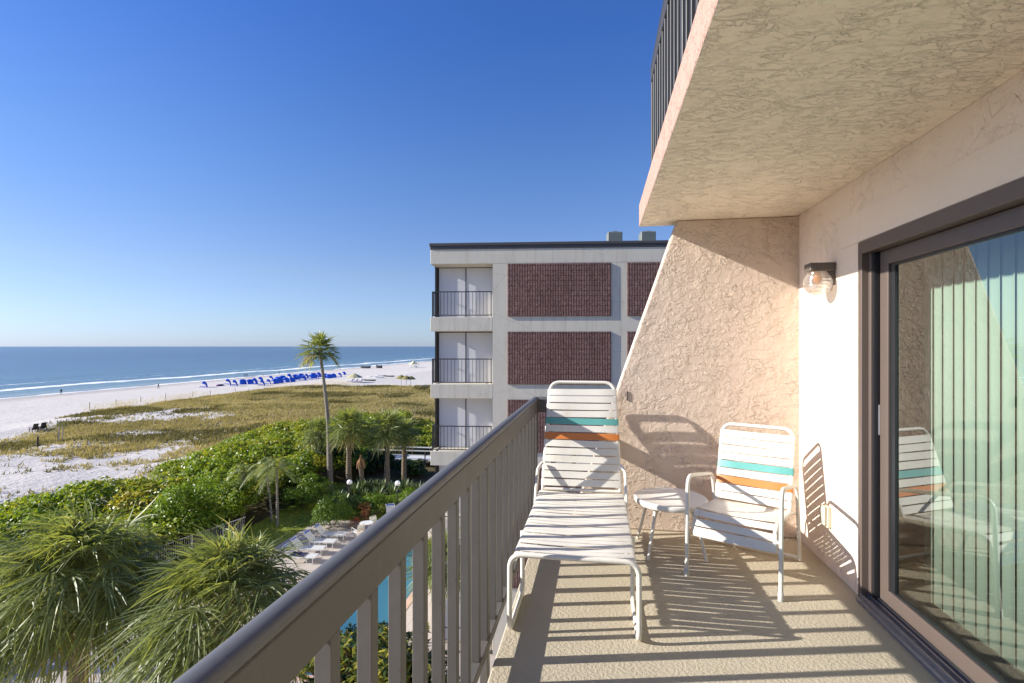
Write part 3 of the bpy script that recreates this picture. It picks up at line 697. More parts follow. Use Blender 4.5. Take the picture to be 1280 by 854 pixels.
# round side table
tb = empty('side_table', (0.545, 4.06, FL), 0, 'small round white side table between chaise and armchair', 'table')
m_ = MB(); m_.lathe([(0.235, 0.362), (0.262, 0.366), (0.268, 0.376), (0.27, 0.395), (0.266, 0.404), (0.258, 0.407), (0.245, 0.402), (0.05, 0.400)], 48); m_.build('table_top', M['table_top'], tb, smooth=True)
for a in (45, 135, 225, 315):
    ca, sa = math.cos(R(a+6)), math.sin(R(a+6)); m_ = MB()
    m_.tube([(0.195*ca, 0.195*sa, 0.363), (0.215*ca, 0.215*sa, 0.28), (0.30*ca*0.98, 0.30*sa*1.02, 0.004)], [0.014, 0.012, 0.011], 10)
    m_.tube([(0.15*ca, 0.15*sa, 0.36), (0.212*ca, 0.212*sa, 0.285)], 0.009, 8)
    m_.build('leg', M['frame_white'], tb, smooth=True)

# ================================================================== APARTMENT BLOCK ACROSS THE COURT
A = empty('apartment_building', (-6.73, 20.17, 0), R(5.72), 'grey concrete apartment block with dark red split block panels and corner balconies', 'building')
k = NT('concrete'); co = k.coords()
c = k.mix(k.noise(co, 0.6, 5, 0.65), (0.58, 0.54, 0.44), (0.73, 0.68, 0.56))
st = k.noise(k.coords((3, 3, 0.25)), 1.2, 5, 0.7); c = k.mix(k.ramp(st, [(0.50, 0.0), (0.78, 0.7)]), c, (0.42, 0.365, 0.285))
crk = k.n('TexVoronoi', feature='DISTANCE_TO_EDGE'); crk.inputs['Scale'].default_value = 0.55
wv_ = k.mix(0.25, k.coords(), k.n('TexNoise').outputs['Color']); k.l(wv_, crk.inputs['Vector'])
c = k.mix(k.ramp(crk.outputs['Distance'], [(0.0, 0.22), (0.008, 0.0)]), c, (0.2, 0.19, 0.17))
M['concrete'] = k.set(c, 0.9, 0.0, k.bump(k.noise(co, 30, 4, 0.7), 0.6, 0.006), 0.2)
k = NT('split_block'); co = k.coords()
cx = k.n('SeparateXYZ'); k.l(co, cx.inputs[0])
gv = k.math('ABSOLUTE', k.math('SUBTRACT', k.math('FRACT', k.math('DIVIDE', k.math('ADD', cx.outputs[0], k.math('MULTIPLY', k.noise(co, 9, 2), 0.03)), 0.103)), 0.5))
gh_ = k.math('ABSOLUTE', k.math('SUBTRACT', k.math('FRACT', k.math('DIVIDE', cx.outputs[2], 0.203)), 0.5))
gro = k.ramp(gv, [(0.33, 0.0), (0.44, 1.0)]); grh = k.ramp(gh_, [(0.45, 0.0), (0.48, 0.6)])
groove = k.math('MAXIMUM', gro, grh)
cell = k.n('TexVoronoi'); cell.inputs['Scale'].default_value = 7; k.l(co, cell.inputs['Vector'])
sp = k.noise(co, 16, 4, 0.8)
c = k.mix(cell.outputs['Color'], (0.13, 0.068, 0.06), (0.25, 0.145, 0.128))
c = k.mix(k.ramp(sp, [(0.45, 0.0), (0.68, 0.8)]), c, (0.42, 0.29, 0.265))
c = k.mix(k.ramp(k.noise(k.coords((1, 1, 0.4)), 0.9, 4, 0.6), [(0.4, 0.0), (0.7, 0.35)]), c, (0.10, 0.055, 0.05)); c = k.mix(groove, c, (0.06, 0.032, 0.03))
hh = k.math('ADD', k.math('MULTIPLY', k.math('SUBTRACT', 1.0, groove), 1.0), k.noise(co, 14, 4, 0.8))
M['split_block'] = k.set(c, 0.95, 0.0, k.bump(hh, 1.0, 0.035), 0.1)
M['flashing'] = mat_plain('flashing', (0.07, 0.07, 0.072), 0.6, 0.2, 2)
M['shutter'] = mat_plain('shutter', (0.66, 0.66, 0.68), 0.35, 0.04, 2)
M['roof_unit'] = mat_plain('roof_unit', (0.16, 0.18, 0.16), 0.6)
LV = [0.05 + FL - 11.0 + 2.74*i for i in range(0, 5)]; LV = [11.0 + 2.74*(i-4) for i in range(0, 6)]  # floor levels 0.04 .. 13.74
TOP = 16.75; FAS = 0.57; BL = 30.0; BD = 16.0; RC = 1.0; OR = 2.55
wb = MB()
# front wall right of the corner balconies, with the body behind
wb.box(OR, BL, 0.0, BD, -0.3, TOP-0.85+0.0)
wb.box(0.06, OR-0.0005, RC, BD, -0.3, TOP-0.85)
wb.box(-0.0, BL+0.01, -0.004, BD+0.01, TOP-0.849, TOP-0.25, 0.012)
for z in LV[1:]: wb.box(-0.0, 0.0595, RC, BD, z-FAS, z)
wb.build('wall', M['concrete'], A)
fs_ = MB(); fs_.box(-0.02, BL+0.03, -0.03, BD+0.03, TOP-0.2495, TOP-0.12, 0.01); fs_.box(-0.05, BL+0.05, -0.06, BD+0.05, TOP-0.1195, TOP, 0.015)
fs_.build('roof', M['flashing'], A)
# split block panels
cols = [(3.16, 7.30), (7.93, 12.05), (12.7, 16.8), (17.4, 21.5)]; ref = None
for z in LV:
    for (a, b) in cols:
        if z < 0.5: continue
        if ref is None:
            m_ = MB(); m_.box(0, 4.13, -0.05, -0.001, 0, 2.12, 0.004); ref = o = m_.build('block_panel', M['split_block'], A)
        else: o = ref.copy(); COL.objects.link(o); o.parent = A
        o.location = (a, 0, z+0.02)
# sliding shutters and dark posts in the corner balconies, railings
refs = None
for z in LV[:]:
    sb = MB(); sb.box(0.0, OR-0.001, -0.002, RC-0.0005, -FAS, 0, 0.01); sl_ = sb.build('balcony_slab', M['concrete'], A); sl_.location.z = z
    if refs is None:
        m_ = MB(); m_.box(0.16, 1.29, RC-0.06, RC-0.012, 0.02, 2.13); a = m_.build('shutter', M['shutter'], sl_); m_ = MB(); m_.box(1.33, OR-0.06, RC-0.06, RC-0.012, 0.02, 2.13); a2 = m_.build('shutter', M['shutter'], sl_)
        m_ = MB(); m_.box(0.06, 0.158, RC-0.075, RC-0.005, 0.0, 2.165); m_.box(1.292, 1.328, RC-0.075, RC-0.005, 0.0, 2.165); m_.box(OR-0.058, OR-0.01, RC-0.075, RC-0.005, 0.0, 2.165); m_.box(0.16, OR-0.06, RC-0.07, RC-0.005, 2.132, 2.165); b = m_.build('door_frame', M['black_metal'], sl_)
        m_ = MB(); rz = 1.05
        m_.box(0.05, OR-0.03, 0.03, 0.065, rz-0.04, rz); m_.box(0.05, OR-0.03, 0.035, 0.06, 0.06, 0.095)
        m_.box(0.05, 0.085, 0.066, RC-0.08, rz-0.04, rz); m_.box(0.055, 0.08, 0.066, RC-0.08, 0.06, 0.095)
        m_.box(0.04, 0.075, RC-0.34, RC-0.27, -0.001, 2.165); m_.box(0.04, 0.075, RC-0.17, RC-0.081, -0.001, 2.165)
        xx = 0.10
        while xx < OR-0.05: m_.box(xx, xx+0.016, 0.04, 0.056, 0.0955, rz-0.0405); xx += 0.147
        m_.box(0.052, 0.083, 0.034, 0.062, 0.0, rz-0.0405); m_.box(OR-0.06, OR-0.032, 0.034, 0.062, 0.0, rz-0.0405)
        yy = 0.16
        while yy < RC-0.1: m_.box(0.06, 0.076, yy, yy+0.016, 0.0955, rz-0.0405); yy += 0.12
        c = m_.build('railing', M['black_metal'], sl_); refs = (a, a2, b, c); ob3 = refs
    else:
        ob3 = tuple(o.copy() for o in refs)
        for o in ob3: COL.objects.link(o); o.parent = sl_
    for o in ob3: o.location = (0, 0, 0.001)
AM = Matrix.Translation(A.location) @ Matrix.Rotation(R(5.72), 4, 'Z')
def unit_box(sx, lab):
    p = AM @ Vector((sx, 2.5, TOP))
    u = empty('rooftop_unit', p, R(5.72), lab, 'air conditioner')
    m_ = MB(); m_.box(-0.32, 0.32, -0.32, 0.32, 0.06, 0.86, 0.03); m_.build('cabinet', M['roof_unit'], u)
    m_ = MB(); m_.lathe([(0.27, 0.861), (0.27, 0.88), (0.2, 0.90), (0.05, 0.905)], 20); m_.build('fan_guard', M['flashing'], u)
    m_ = MB(); m_.box(-0.42, 0.42, -0.42, 0.42, 0.002, 0.059); m_.build('base', M['frame_white'], u)
unit_box(7.75, 'green grey air conditioner on the flat roof, the farther left one')
unit_box(9.2, 'green grey air conditioner on the flat roof, nearest the stucco wall')

# ================================================================== VEGETATION
def clump_leaves(centers, radii, hts, per, L, W, rng, tint_f, spread=0.48, up=-0.15):
    parts = []
    for (c, r, h) in zip(centers, radii, hts):
        n = int(per*r*r); dd = sphere_dirs(n, rng, up); n = len(dd)
        rad = rng.uniform(0.72, 1.03, n)[:, None]
        C = np.array(c) + dd*rad*np.array([r, r, h]); Nn = dd/np.array([r, r, h])
        V, F = leaves(C, Nn + np.array([-0.25, -0.1, 0.75]), L, W, spread, rng)
        t0 = tint_f(c); parts.append((V, F, np.clip(t0 + rng.normal(0, 0.16, n), 0, 1)))
    return cat_mesh(parts)
rng = np.random.default_rng(5)
# sea grape thicket (one mass nobody can count)
cs, rs, hs = [], [], []
def thick(x0, x1, y0, y1, step, hfun):
    for x in np.arange(x0, x1, step):
        for y in np.arange(y0, y1, step):
            px, py = x+rng.uniform(-.7, .7), y+rng.uniform(-.7, .7)
            h = hfun(px, py)
            if h <= 0.3: continue
            g = float(gh(px, py)); r = rng.uniform(0.95, 1.5); hh = rng.uniform(0.75, 1.15)
            cs.append((px, py, g+max(0.2, h-hh))); rs.append(r); hs.append(hh)
def hz_main(x, y):
    edge = -39.5 + 2.2*math.sin(y*0.21) + 1.5*math.sin(y*0.53+1)
    if x < edge or x > -24.6: return 0
    if y < 14 or y > 68 - (x+24)*0.1: return 0
    h = 1.2 + (1.5 + 0.9*min(1, max(0, (y-38)/18)))*min(1, (x-edge)/6.0) + 1.2*(float(vnoise(x, y, 4.5, 77))-0.5)
    return h
thick(-42, -24, 14, 70, 1.45, hz_main)
def hz_back(x, y): return 2.2 + 1.9*(float(vnoise(x, y, 4.0, 79))-0.4)
thick(-24.5, -8, 57.0, 68, 1.5, hz_back)
thick(-24.5, -21.5, 44, 57, 1.5, lambda x, y: 1.9 + 0.8*float(vnoise(x, y, 3, 80)))
V, F, T = clump_leaves(cs, rs, hs, 150, 0.24, 0.20, rng, lambda c: 0.36+0.62*float(fbm(c[0], c[1], 6.0, 90))+0.25*(float(vnoise(c[0], c[1], 2.0, 91))-0.5))
tk = npmesh('sea_grape_thicket', V, F, M['leaf_seagrape'], tint=T)
tag(tk, 'dense yellow green sea grape thicket between the dunes and the pool garden', 'thicket', kind='stuff')

def bush(name, loc, r, h, label, cat='shrub', mat='leaf_dark', per=260, L=0.16, W=0.09, sub=16, group=None, tint0=0.5, seed=1, spread=0.55):
    rg = np.random.default_rng(seed); rt = empty(name, loc, 0, label, cat, group)
    dd = sphere_dirs(sub, rg, -0.1); cs_ = [tuple(d*np.array([r*0.68, r*0.68, h*0.62]) + np.array([0, 0, h*0.36])) for d in dd] + [(0, 0, h*0.5)]
    cs_ = [tuple(np.array(c_)*rg.uniform(0.8, 1.25)) for c_ in cs_]; rr = [r*rg.uniform(0.22, 0.52) for _ in cs_]; hh = [h*rg.uniform(0.2, 0.42) for _ in cs_]
    V, F, T = clump_leaves(cs_, rr, hh, per/(r*r)*r*r, L, W, rg, lambda c: tint0 + rg.normal(0, 0.1), spread)
    npmesh('foliage', V, F, M[mat], rt, T)
    m_ = MB()
    for a in range(5):
        q = rg.uniform(0, 2*PI); m_.tube([(0.05*math.cos(q), 0.05*math.sin(q), -0.05), (r*0.25*math.cos(q), r*0.25*math.sin(q), h*0.35), (r*0.5*math.cos(q), r*0.5*math.sin(q), h*0.7)], [0.03, 0.022, 0.01], 5)
    m_.build('stem', M['bark_brown'], rt); return rt
def P3(p, z=0.0): return (p[0], p[1], z)
bush('round_shrub', P3(at(238, 682, -0.1)), 2.1, 3.4, 'large bright green rounded bush standing behind the white picket fence', mat='leaf_bright', per=420, L=0.17, W=0.1, sub=26, tint0=0.5, seed=3)
bush('round_shrub', P3(at(288, 655, -0.1)), 1.8, 2.5, 'smaller bright green bush between the large bush and slim palms', mat='leaf_bright', per=420, L=0.17, W=0.1, sub=20, tint0=0.62, seed=4)
bush('clipped_shrub', P3(at(416, 659, 0)), 1.45, 1.7, 'dark green mounded shrub at the heads of the pool loungers', mat='leaf_bright', per=700, L=0.13, W=0.06, sub=24, tint0=0.12, seed=5)
bush('clipped_hedge', P3(at(375, 637, 0)), 1.5, 1.7, 'clipped round hedge at the far side of the lawn, left one', mat='leaf_bright', per=600, L=0.12, W=0.07, sub=20, tint0=0.2, seed=6)
bush('clipped_hedge', P3(at(396, 630, 0)), 1.8, 1.9, 'wide clipped hedge at the far side of the lawn, right one', mat='leaf_bright', per=600, L=0.12, W=0.07, sub=22, tint0=0.22, seed=7)
bush('juniper_shrub', P3(at(437, 646, 0)), 1.2, 1.2, 'dark spreading shrub under the left white globe lamp', mat='leaf_dark', per=600, L=0.16, W=0.06, sub=18, tint0=0.5, seed=8)
bush('juniper_shrub', P3(at(472, 643, 0)), 1.5, 1.15, 'bright spreading shrub behind the upright pool lounger', mat='leaf_bright', per=600, L=0.14, W=0.06, sub=20, tint0=0.25, seed=9)
bush('juniper_shrub', P3(at(515, 636, 0)), 1.7, 1.15, 'low spreading shrub beside the right white globe lamp', mat='leaf_bright', per=600, L=0.14, W=0.06, sub=20, tint0=0.25, seed=10)
bush('juniper_shrub', P3(at(458, 652, 0)), 0.9, 1.0, 'small dark shrub behind the red leaved plants', mat='leaf_dark', per=600, L=0.14, W=0.06, sub=12, tint0=0.55, seed=12)
bush('red_plant', P3(at(444, 660, 0.05)), 0.45, 0.75, 'left of two red leaved plants at the edge of the pool deck', 'plant', 'leaf_red', 500, 0.2, 0.06, 8, seed=11)
bush('red_plant', P3(at(455, 656, 0.05)), 0.5, 1.3, 'taller red leaved plant right of the other red plant', 'plant', 'leaf_red', 500, 0.2, 0.06, 9, seed=13)
bush('understory_shrub', P3(at_d(420, 49)), 2.3, 3.0, 'added dark shrub standing for tree shade at the foot of the tall slim palm', mat='leaf_dark', per=380, L=0.22, W=0.16, sub=24, tint0=0.35, seed=14)  # dark-leaved shrubs added to stand for the shade under the trees
bush('understory_shrub', P3(at_d(452, 51)), 1.8, 1.5, 'added dark shrub standing for tree shade behind the broken palm stump', mat='leaf_dark', per=380, L=0.22, W=0.16, sub=22, tint0=0.3, seed=15)
bush('understory_shrub', P3(at_d(510, 50)), 1.8, 1.2, 'added dark shrub standing for tree shade in front of the white boardwalk rail', mat='leaf_dark', per=380, L=0.22, W=0.16, sub=22, tint0=0.3, seed=16)
bush('understory_shrub', P3(at_d(478, 52)), 1.6, 1.3, 'added dark shrub standing for tree shade under the boardwalk behind the right cabbage palm', mat='leaf_dark', per=380, L=0.22, W=0.16, sub=22, tint0=0.3, seed=17)
bush('understory_shrub', P3(at_d(372, 43)), 2.2, 2.6, 'dark leafy shrub behind the clipped hedges', mat='leaf_seagrape', per=300, L=0.22, W=0.17, sub=22, tint0=0.3, seed=18)

# ---- palms
def fan_palm(nf, blade, petiole, seg, rg, width=0.035, droop=0.55, wind=(0, 0, 0), elev=(-55, 80), tipdroop=0.6, npt=5, skirt=0):
    parts = []
    wv = np.array(wind, float)
    for i in range(nf + skirt):
        f = (i + 0.5)/nf if i < nf else 0
        el = R(elev[1] + (elev[0]-elev[1])*f**0.85 + rg.uniform(-8, 8)) if i < nf else R(rg.uniform(-80, -55))
        az = i*2.399963 + rg.uniform(-0.25, 0.25)
        d = np.array([math.cos(az)*math.cos(el), math.sin(az)*math.cos(el), math.sin(el)])
        pl = petiole*rg.uniform(0.75, 1.15)*(0.75+0.5*f); b = blade*rg.uniform(0.85, 1.12)
        side = np.cross(d, [0, 0, 1.0]); side /= max(np.linalg.norm(side), 1e-6)
        hub = d*pl + np.array([0, 0, -1])*droop*pl*0.35*math.cos(el)
        ax = unit(d + np.array([0, 0, -droop*math.cos(el)]) + wv*0.35)
        nrm = unit(np.cross(side, ax)); side = np.cross(ax, nrm)
        # petiole
        pw = 0.018
        mid = d*pl*0.5
        Vp = np.array([side*-pw, side*pw, mid+side*pw, mid-side*pw, hub+side*pw*0.8, hub-side*pw*0.8]); Fp = np.array([[0,1,2,3],[3,2,4,5]])
        tb_ = 0.5 - 0.35*f + rg.uniform(-0.12, 0.12) if i < nf else rg.uniform(0.9, 1.0)
        if i < nf and f > 0.82 and rg.random() < 0.45: tb_ = rg.uniform(0.72, 1.0)
        parts.append((Vp, Fp, np.full(2, min(1, tb_+0.25))))
        th = np.linspace(-1, 1, seg)*R(118) + rg.normal(0, 0.03, seg)
        Ls = b*(0.62+0.38*np.cos(th*0.75))*rg.uniform(0.85, 1.1, seg)
        D0 = np.cos(th)[:, None]*ax + np.sin(th)[:, None]*side + (0.30*np.abs(np.sin(th)))[:, None]*nrm
        D0 = unit(D0); org = hub + ax*(b*0.22*np.clip(np.cos(th), 0, 1))[:, None]
        ts = np.linspace(0, 1, npt)
        pos = org[:, None, :] + D0[:, None, :]*(Ls[:, None, None]*ts[None, :, None])
        g = tipdroop*rg.uniform(0.6, 1.4, seg)
        pos = pos + np.array([0, 0, -1.0])*(Ls*g)[:, None, None]*(ts**1.8)[None, :, None]*0.75 + rg.normal(0, 0.16, (seg, 1, 3))*(Ls[:, None, None]*ts[None, :, None]**2) + wv*(Ls[:, None, None])*(ts**1.8)[None, :, None]
        tang = np.gradient(pos, axis=1); wd = unit(np.cross(tang, nrm + 0.5*rg.normal(0, 1, (seg, 1, 3))))
        wdt = width*np.array([0.35, 1.0, 0.9, 0.6, 0.12])[:npt] if npt == 5 else width*np.array([0.5, 1.0, 0.15])
        A_ = pos - wd*wdt[None, :, None]/2; B_ = pos + wd*wdt[None, :, None]/2
        V = np.stack([A_, B_], 2).reshape(-1, 3)
        base = (np.arange(seg)*npt*2)[:, None]; j = np.arange(npt-1)*2
        F = np.stack([base+j, base+j+1, base+j+3, base+j+2], -1).reshape(-1, 4)
        T = np.repeat(np.clip(tb_ + rg.normal(0, 0.12, seg), 0, 1), npt-1)
        parts.append((V, F, T))
    return cat_mesh(parts)
def trunk_mb(pts, rads, boots=0, rg=None):
    m_ = MB(); P = fillet(pts, 3.0, 6) if len(pts) > 2 else [Vector(pts[0]), Vector(pts[0]).lerp(Vector(pts[-1]), .5), Vector(pts[-1])]
    n = len(P); rr = [np.interp(i/(n-1), np.linspace(0, 1, len(rads)), rads) for i in range(n)]
    m_.tube(P, rr, 12); top = P[-1]
    for b in range(boots):                                     # old leaf bases
        a = b*2.4; z = -0.05 - 0.055*b*0.5; c_ = Vector((math.cos(a), math.sin(a), 0)); r0 = rads[-1]
        p = top + Vector((0, 0, z)); m_.tube([p + c_*(r0*0.7), p + c_*(r0*1.35) + Vector((0, 0, 0.16))], [0.05, 0.02], 5)
    return m_
def palm(name, x, y, zg, ztop, mesh_src, label, rads, boots=0, scale=1.0, rz=0.0, lean=(0, 0), bark='bark_palm', bend=(0, 0), cat='palm tree'):
    rt = empty(name, (x, y, zg), 0, label, cat)
    H = ztop - zg
    trunk_mb([(-lean[0], -lean[1], -0.1), (-lean[0]*0.6+bend[0], -lean[1]*0.6+bend[1], H*0.5), (0, 0, H)], rads, boots).build('trunk', M[bark], rt, smooth=True)
    if isinstance(mesh_src, bpy.types.Object): o = mesh_src.copy(); COL.objects.link(o); o.parent = rt
    else: o = npmesh('crown', *mesh_src[:2], M['leaf_palm'], rt, mesh_src[2])
    o.location = (0, 0, H); o.scale = (scale,)*3; o.rotation_euler = (0, 0, rz); return rt, o
rg = np.random.default_rng(21)
WIND = (-0.10, -0.06, 0)
x, y = at_d(97, 10.4)
palm('cabbage_palm', x, y, 0, zat(722, 10.4), fan_palm(104, 0.88, 1.02, 44, rg, 0.032, 0.30, WIND, (-46, 90), 0.9), 'big cabbage palm in the near left corner with shaggy drooping fronds', [0.24, 0.18, 0.17], 26)
x, y = at_d(284, 9.9)
palm('cabbage_palm', x, y, 0, zat(752, 9.9), fan_palm(92, 0.84, 0.92, 44, rg, 0.032, 0.25, WIND, (-42, 90), 0.8), 'big cabbage palm whose fronds hang beside our handrail', [0.24, 0.18, 0.17], 26)
rg = np.random.default_rng(22)
x, y = at_d(436, 44)
_, far1 = palm('cabbage_palm', x, y, 0, zat(533, 44), fan_palm(58, 1.1, 0.95, 26, rg, 0.06, 0.25, (-0.05, -0.03, 0), (-52, 90), 0.4), 'middle cabbage palm of the group beyond the lawn, thick brown trunk', [0.27, 0.22, 0.2], 16)
x, y = at_d(484, 44.5); palm('cabbage_palm', x, y, 0, zat(535, 44.5), far1, 'right cabbage palm of the group beyond the lawn, near the boardwalk', [0.27, 0.2, 0.2], 16, 1.0, 1.9)
x, y = at_d(505, 46.5); palm('cabbage_palm', x, y, 0, zat(541, 46.5), far1, 'cabbage palm partly behind the right one, its crown nearest the grey building', [0.24, 0.2, 0.2], 12, 0.8, 0.5)
x, y = at_d(400, 47.5); palm('cabbage_palm', x, y, 0, zat(541, 47.5), far1, 'paler cabbage palm crossed by the tall slim trunk', [0.24, 0.2, 0.2], 12, 0.88, 3.6)
x, y = at_d(452, 44); st_ = empty('palm_stump', (x, y, 0), 0, 'broken dead palm stump with orange brown top between two palms', 'stump')
m_ = trunk_mb([(0.0, 0, -0.1), (0.0, 0, 1.3), (-0.1, 0, 2.6)], [0.24, 0.2, 0.24], 14); m_.build('trunk', M['bark_palm'], st_, smooth=True)
m_ = MB()
for i in range(16):
    a = i*2.4; r_ = 0.26+0.12*random.random(); m_.tube([(-0.1+0.15*math.cos(a), 0.15*math.sin(a), 3.0-0.02*i), (-0.1+r_*math.cos(a), r_*math.sin(a), 2.7-0.02*i), (-0.1+r_*1.15*math.cos(a), r_*1.15*math.sin(a), 2.1)], [0.06, 0.07, 0.02], 5)
m_.tube([(-0.1, 0, 2.5), (-0.12, 0, 3.3)], [0.2, 0.08], 8); m_.build('dead_fronds', M['dead_frond'], st_)
# tall slim palm
rg = np.random.default_rng(24); x, y = at_d(399.5, 45); zg = 0.0
p0_ = at_d(413, 45)
cr = fan_palm(44, 0.92, 0.92, 22, rg, 0.075, 0.3, (0, 0, 0), (-45, 88), 0.25)
palm('slender_palm', x, y, zg, zat(436, 45), cr, 'tall slim palm standing alone against the sea and sky', [0.27, 0.17, 0.13], 8, 1.0, 0, (x-p0_[0], y-p0_[1]), 'bark_grey', (0.25, 0))
# feather palms at the lawn
def feather_palm(nf, length, rg, nl=26, width=0.03, ll=0.34):
    parts = []
    for i in range(nf):
        f = (i+0.5)/nf; el = R(75-85*f+rg.uniform(-6, 6)); az = i*2.4+rg.uniform(-.2, .2); L_ = length*rg.uniform(0.85, 1.1)
        ts = np.linspace(0, 1, nl); d = np.array([math.cos(az)*math.cos(el), math.sin(az)*math.cos(el), math.sin(el)])
        pos = d*(L_*ts)[:, None] + np.array([0, 0, -1.0])*(L_*0.75*ts**2.1)[:, None]
        tg = unit(np.gradient(pos, axis=0)); side = unit(np.cross(tg, [0, 0, 1.0])); up_ = np.cross(side, tg)
        w_ = 0.02; V = np.stack([pos-side*w_, pos+side*w_], 1).reshape(-1, 3); j = np.arange(nl-1)*2
        parts.append((V, np.stack([j, j+1, j+3, j+2], -1), np.full(nl-1, 0.7)))
        for s in (-1, 1):
            lf = ll*(0.35+0.65*np.sin(PI*np.clip(ts*0.9+0.1, 0, 1)))[:, None]
            e = pos + (side*s*0.8 + tg*0.55 + up_*0.15)*lf + np.array([0, 0, -1.0])*lf*0.35*rg.uniform(0.6, 1.5, (nl, 1))
            mid = 0.5*(pos+e) + up_*lf*0.12; wv = tg*width/2
            V = np.stack([pos-wv*0.5, pos+wv*0.5, mid+wv, mid-wv, e, e], 1)[3:]
            n = len(V); b = np.arange(n)*6; Fq = np.concatenate([np.stack([b, b+1, b+2, b+3], -1), np.stack([b+3, b+2, b+4, b+5], -1)])
            V = V.reshape(-1, 3).copy(); V[5::6] += 0.004
            parts.append((V, Fq, np.clip(np.full(2*n, 0.45)+rg.normal(0, 0.12, 2*n), 0, 1)))
    return cat_mesh(parts)
rg = np.random.default_rng(31)
fx, fy = at(346, 658, 0); _, fe = palm('feather_palm', fx, fy, 0, 4.1, feather_palm(18, 1.9, rg, 24, 0.05, 0.42), 'slim feather palm with pale straight trunk at the lawn edge', [0.1, 0.075, 0.065], 0, 1, 0, (-0.05, 0), 'bark_grey')
fx, fy = at(332, 652, 0); palm('feather_palm', fx, fy, 0, 4.0, fe, 'feather palm with thin leaning trunk left of the straight one', [0.09, 0.065, 0.06], 0, 0.85, 2.0, (-0.5, 0), 'bark_grey')
fx, fy = at(305, 650, -0.1); palm('feather_palm', fx, fy, -0.1, 3.4, fe, 'short feather palm with shaggy brown trunk by the fence end', [0.16, 0.15, 0.16], 10, 0.85, 4.0, (0.1, 0), 'bark_brown')
# palms and big leaved tree below our railing
rg = np.random.default_rng(41)
x, y = at_d(552, 15.5); palm('courtyard_palm', x, y, 0, zat(700, 15.5), far1, 'small fan palm in the court between our balcony and the grey building', [0.14, 0.11, 0.1], 6, 0.55, 1.0)
def leaf_tree(name, x, y, zc, r, h, label, n_tips, rg):
    rt = empty(name, (x, y, 0), 0, label, 'tree'); m_ = MB(); parts = []
    m_.tube([(0, 0, -0.1), (0.1, 0.05, zc*0.4), (0, 0, zc-h*0.55)], [0.13, 0.11, 0.09], 9)
    for i in range(n_tips):
        dd = unit(rg.normal(0, 1, 3)); dd[2] = abs(dd[2])*1.1-0.25; q = rg.uniform(0.45, 1.0)
        tip = np.array([0, 0, zc-0.1*h]) + dd*np.array([r, r, h])*q
        b0 = np.array([0, 0, zc-h*0.6]); mid = 0.5*(b0+tip)+np.array([0, 0, -0.1])
        if i % 2 == 0: m_.tube([b0, mid, tip], [0.035, 0.022, 0.010], 5)
        nl = rg.integers(9, 14); az = rg.uniform(0, 2*PI, nl); el = rg.uniform(-0.5, 0.9, nl); L_ = rg.uniform(0.13, 0.22, nl)
        D = np.stack([np.cos(az)*np.cos(el), np.sin(az)*np.cos(el), np.sin(el)], 1); S = unit(np.cross(D, [0, 0, 1.0])); U = np.cross(S, D)
        w_ = L_*0.15; P0 = np.repeat(tip[None], nl, 0); a = P0 + D*(L_*0.5)[:, None] + U*(L_*0.05)[:, None]; e = P0 + D*L_[:, None] + np.array([0, 0, -1])*(L_*0.22)[:, None]
        V = np.stack([P0, a - S*w_[:, None], e, a + S*w_[:, None]], 1).reshape(-1, 3); parts.append((V, np.arange(4*nl).reshape(nl, 4), np.clip(rg.normal(0.35+0.35*(tip[2] > zc+0.25*h), 0.2, nl), 0, 1)))
    V, F, T = cat_mesh(parts); npmesh('crown', V, F, M['leaf_croton'], rt, T); m_.build('trunk', M['bark_brown'], rt); return rt
leaf_tree('broadleaf_tree', -3.75, 8.3, 6.75, 1.5, 1.25, 'yellow green long leaved tree top right below our balcony', 520, rg)
# agaves
m0 = MB(); rga = random.Random(3); ag = None
agp = [(422, 618), (430, 622), (443, 611), (452, 607), (460, 606), (468, 605), (477, 606), (486, 606), (495, 607), (505, 608), (513, 609), (522, 609), (455, 613), (472, 613), (490, 613), (508, 616)]
for i, (ax_, ay_) in enumerate(agp):
    p = at(ax_, ay_+15, 0.0)
    if ag is None:
        ag = empty('agave_plant', P3(p), 0, 'pale green spiky agave in the bed behind the globe lamps', 'plant', 'agaves in the bed')
        parts = []
        for j in range(34):
            az = j*2.4; el = R(80-60*(j/34)+rga.uniform(-6, 6)); L_ = rga.uniform(0.9, 1.25); d = np.array([math.cos(az)*math.cos(el), math.sin(az)*math.cos(el), math.sin(el)])
            s_ = unit(np.cross(d, [0, 0, 1.0])); w_ = 0.07; u_ = np.cross(s_, d)
            V = np.array([-s_*w_*0.7, s_*w_*0.7, d*L_*0.5+s_*w_-u_*0.02, d*L_*0.5-s_*w_-u_*0.02, d*L_+np.array([0, 0, -.12])-s_*0.006, d*L_+np.array([0, 0, -.12])+s_*0.006])+np.array([0, 0, 0.35])
            parts.append((V, np.array([[0, 1, 2, 3], [3, 2, 5, 4]]), np.clip(np.full(2, rga.gauss(0.5, 0.2)), 0, 1)))
        V, F, T = cat_mesh(parts); npmesh('leaves', V, F, M['leaf_agave'], ag, T)
        m_ = MB(); m_.tube([(0, 0, -0.05), (0, 0, 0.4)], [0.12, 0.1], 8); m_.build('stem', M['bark_brown'], ag)
    else:
        o = copy_tree(ag); o.location = P3(p); o.rotation_euler = (0, 0, i*1.3); o.scale = (rga.uniform(0.85, 1.25),)*3
